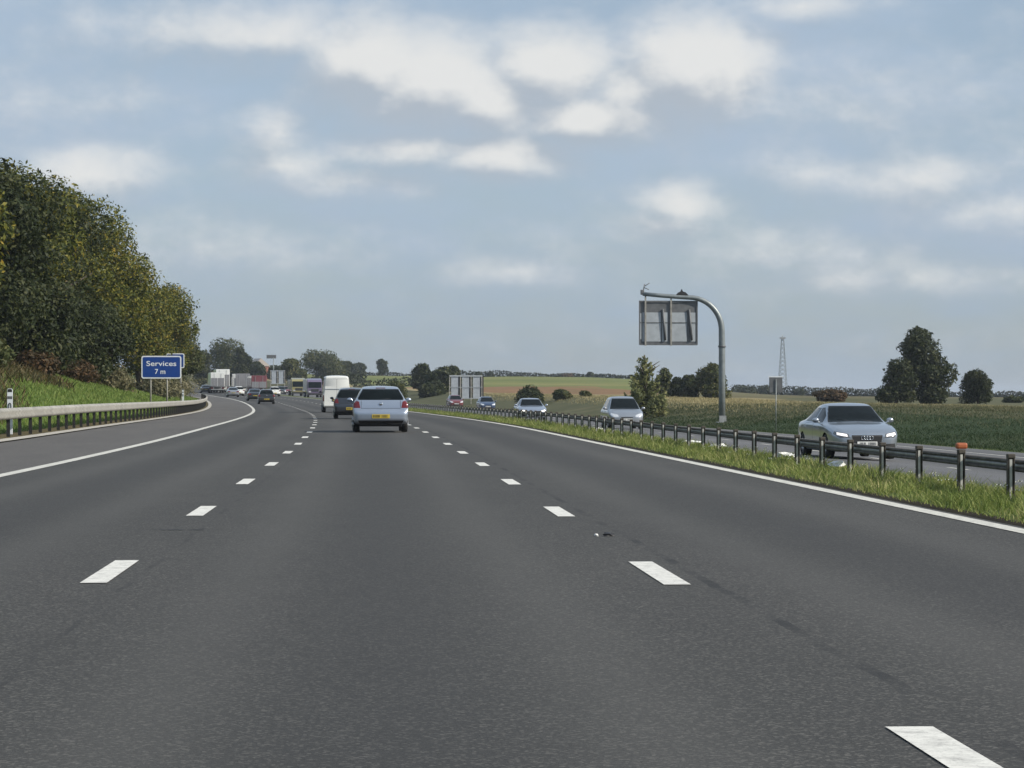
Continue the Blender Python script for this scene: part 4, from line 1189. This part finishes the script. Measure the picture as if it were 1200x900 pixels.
# ------------------------------------------------------------------ small things on the road and verge
def crumple(name, label, cat, loc, size, m, seed, flat=.4, group=None):
    rnd = random.Random(seed); mb = MB()
    r = bmesh.ops.create_icosphere(mb.bm, subdivisions=2, radius=1)
    for v in r['verts']:
        v.co *= rnd.uniform(.6, 1.15)
        v.co = Vector((v.co.x*size[0], v.co.y*size[1], max(v.co.z, -.5)*size[2]))
    o = mb.build(name, m); o.location = loc
    return tag(o, label, cat, group)
dp = spot(713, 21.2)
crumple('debris', 'small black scrap of debris lying beside the right lane line', 'debris', Vector((dp.x, 21.2, dp.z+.012)), (.055, .05, .022), M['trim'], 1)
crumple('litter', 'tiny white scrap on the road just left of the black debris', 'litter', Vector((dp.x-.10, 21.2, dp.z+.008)), (.02, .02, .015), M['paper'], 2)
for k, (px, d, sx, lab) in enumerate([(922, 46.5, .26, 'crumpled white paper in the verge grass in front of the silver saloon'), (985, 38.5, .15, 'small white wrapper in the verge grass right of the crumpled paper'),
                                 (812, 62, .28, 'white plastic sheet caught in the grass left of the silver saloon'), (843, 57, .22, 'white bag in the grass at the foot of the barrier near the gantry post'), (700, 92, .3, 'pale litter in the verge grass below the nearer oncoming silver car')]):
    p = spot(px, d, .13)
    crumple('litter', lab, 'litter', p, (sx, .12, .06), M['paper'], 10+k, group='litter in the verge')
# tar scars by the left lane line: flat patches 5 mm above the asphalt
rnd = random.Random(5); tb = bmesh.new()
c0 = spot(210, 22.4)
for (ox, oy, rx, ry) in [(-.13, 0, .03, .05), (-.05, .02, .05, .07), (.03, .0, .04, .06), (.18, .0, .12, .035), (-.2, .03, .03, .03)]:
    vs = [tb.verts.new((c0.x+ox+rx*rnd.uniform(.6, 1.1)*math.cos(a), c0.y+oy+ry*rnd.uniform(.6, 1.1)*math.sin(a), c0.z+.004)) for a in np.linspace(0, 2*PI, 12)[:-1]]
    tb.faces.new(vs)
me = bpy.data.meshes.new('tar_patches'); tb.to_mesh(me); tb.free()
link('tar_patches', me, mat('tar', (.03, .028, .025), .6))['kind'] = 'structure'

# ------------------------------------------------------------------ haze: thin even air over the whole place
hm = bpy.data.materials.new('haze_air'); hm.use_nodes = True
hn = hm.node_tree; hn.nodes.remove(hn.nodes['Principled BSDF'])
pv = hn.nodes.new('ShaderNodeVolumePrincipled'); pv.inputs['Color'].default_value = (.80, .88, 1, 1); pv.inputs['Density'].default_value = .00013; pv.inputs['Anisotropy'].default_value = .2
hn.links.new(pv.outputs[0], hn.nodes['Material Output'].inputs['Volume'])
zmin, zmax = float(GV[:, 2].min()) - 1.0, float(spot(920, 1400).z) + 42
o = MB().box((250, 4450, (zmin+zmax)/2), (8200, 9300, zmax-zmin)).build('haze', hm); o['kind'] = 'stuff'

# ------------------------------------------------------------------ world, sun, camera
AZ, EL = R(112), R(35)
w = bpy.data.worlds.new('World'); S.world = w; w.use_nodes = True
nt = w.node_tree; N, L = nt.nodes, nt.links
bg = N['Background']; out = N['World Output']
sky = N.new('ShaderNodeTexSky'); sky.sky_type = 'NISHITA'; sky.sun_disc = False
sky.sun_elevation = EL; sky.sun_rotation = AZ; sky.air_density = 1.0; sky.dust_density = .8; sky.ozone_density = 2.0
L.new(sky.outputs[0], bg.inputs[0]); bg.inputs[1].default_value = .085
tc = N.new('ShaderNodeTexCoord')
sp_ = N.new('ShaderNodeSeparateXYZ'); L.new(tc.outputs['Generated'], sp_.inputs[0])
az = mth(nt, 'ARCTAN2', sp_.outputs[0], sp_.outputs[1])
el = mth(nt, 'ARCSINE', sp_.outputs[2])
cv = N.new('ShaderNodeCombineXYZ'); L.new(az, cv.inputs[0]); L.new(el, cv.inputs[1])
YAW = math.atan((600-437)/2950)
def ang(x, y): return (YAW + math.atan((x-600)/2950), (467-y)/2950)
PUFFS = [(435, 82, 85, 60, 1.1), (505, 96, 100, 62, 1.15), (575, 120, 95, 46, 1.05), (645, 86, 80, 54, 1.15), (695, 140, 105, 34, 1.05), (815, 86, 95, 64, 1.2), (740, 112, 80, 40, .85), (285, 46, 160, 34, .6),
         (585, 182, 95, 30, .95), (490, 176, 90, 24, .7), (105, 208, 80, 34, .7), (325, 160, 40, 34, .55), (340, 196, 60, 24, .6), (410, 214, 100, 18, .5), (800, 240, 50, 28, .7), (770, 266, 60, 22, .6),
         (1075, 212, 85, 30, .52), (1160, 250, 110, 30, .4), (965, 206, 60, 24, .4), (600, 318, 60, 16, .45), (940, 14, 80, 16, .45), (75, 125, 70, 22, .15), (1000, 130, 160, 40, .15), (880, 300, 160, 26, .25), (1040, 330, 140, 18, .3), (240, 290, 130, 26, .25)]
grp = bpy.data.node_groups.new('cloud_density', 'ShaderNodeTree')
grp.interface.new_socket('P', in_out='INPUT', socket_type='NodeSocketVector')
grp.interface.new_socket('D', in_out='OUTPUT', socket_type='NodeSocketFloat')
gi = grp.nodes.new('NodeGroupInput'); go = grp.nodes.new('NodeGroupOutput')
acc = None
for x, y, rx, ry, a in PUFFS:
    ax, ay = ang(x, y)
    s1 = grp.nodes.new('ShaderNodeVectorMath'); s1.operation = 'SUBTRACT'; s1.inputs[1].default_value = (ax, ay, 0); grp.links.new(gi.outputs[0], s1.inputs[0])
    s2 = grp.nodes.new('ShaderNodeVectorMath'); s2.operation = 'MULTIPLY'; s2.inputs[1].default_value = (2950/rx, 2950/ry, 0); grp.links.new(s1.outputs[0], s2.inputs[0])
    s3 = grp.nodes.new('ShaderNodeVectorMath'); s3.operation = 'LENGTH'; grp.links.new(s2.outputs[0], s3.inputs[0])
    v = mth(grp, 'MULTIPLY', mth(grp, 'SUBTRACT', 1.25, s3.outputs['Value']), a)
    acc = v if acc is None else mth(grp, 'SMOOTH_MAX', acc, v, .25)
acc = mth(grp, 'MAXIMUM', acc, -.25)
n1 = noise(grp, 46, 9, .60, gi.outputs[0], (1, 1.5, 1)); n2 = noise(grp, 11, 5, .55, gi.outputs[0], (1, 2.2, 1))
dd = mth(grp, 'ADD', acc, mth(grp, 'ADD', mth(grp, 'MULTIPLY', mth(grp, 'SUBTRACT', n1, .5), 1.05), mth(grp, 'MULTIPLY', mth(grp, 'SUBTRACT', n2, .5), .45)))
grp.links.new(dd, go.inputs[0])
def dens(vec):
    g_ = N.new('ShaderNodeGroup'); g_.node_tree = grp; L.new(vec, g_.inputs[0]); return g_.outputs[0]
d0 = dens(cv.outputs[0])
sh = N.new('ShaderNodeVectorMath'); sh.operation = 'ADD'; sh.inputs[1].default_value = (.006, .011, 0); L.new(cv.outputs[0], sh.inputs[0])
d1 = dens(sh.outputs[0])
def mr(v, a, b, c=0, d=1):
    n = N.new('ShaderNodeMapRange'); n.interpolation_type = 'SMOOTHSTEP'
    n.inputs[1].default_value = a; n.inputs[2].default_value = b; n.inputs[3].default_value = c; n.inputs[4].default_value = d
    L.new(v, n.inputs[0]); return n.outputs[0]
cover = mr(d0, -.45, 1.0)
lit = mr(mth(nt, 'ADD', mth(nt, 'SUBTRACT', d0, d1), mth(nt, 'MULTIPLY', d0, .12)), -.42, .62)
ccol = mixc(nt, lit, (.385, .43, .485), (.71, .71, .695))
thin = noise(nt, 9, 7, .6, cv.outputs[0], (1, 2.6, 1))
veil = mr(thin, .3, .7, .55, .98)
horiz = mr(el, 0, .10, 1, 0)
veilc = mixc(nt, horiz, (.365, .458, .575), (.305, .38, .46))
b2 = N.new('ShaderNodeBackground'); L.new(veilc, b2.inputs[0])
b3 = N.new('ShaderNodeBackground'); L.new(ccol, b3.inputs[0])
m1 = N.new('ShaderNodeMixShader'); L.new(veil, m1.inputs[0]); L.new(bg.outputs[0], m1.inputs[1]); L.new(b2.outputs[0], m1.inputs[2])
m2 = N.new('ShaderNodeMixShader'); L.new(mth(nt, 'MULTIPLY', cover, .92), m2.inputs[0]); L.new(m1.outputs[0], m2.inputs[1]); L.new(b3.outputs[0], m2.inputs[2])
L.new(m2.outputs[0], out.inputs[0])

sl = bpy.data.lights.new('sun', 'SUN'); sl.energy = 4.6; sl.angle = R(.6); sl.color = (1, .93, .82)
so = bpy.data.objects.new('sun', sl); COL.objects.link(so); so.rotation_euler = (PI/2 - EL, 0, PI - AZ); so.location = (60, -20, 60)

cam = bpy.data.cameras.new('camera'); co = bpy.data.objects.new('camera', cam); COL.objects.link(co)
cam.sensor_width = 36; cam.lens = 2950/1200*36; cam.clip_start = .1; cam.clip_end = 20000
co.location = (-.07, 0, 1.17)
co.rotation_euler = (PI/2 + math.atan((467-450)/2950), 0, -YAW)
S.camera = co
S.view_settings.view_transform = 'Standard'; S.view_settings.look = 'None'; S.view_settings.gamma = 1; S.view_settings.exposure = .2
S.cycles.max_bounces = 6; S.cycles.transparent_max_bounces = 4
S.cycles.use_denoising = True
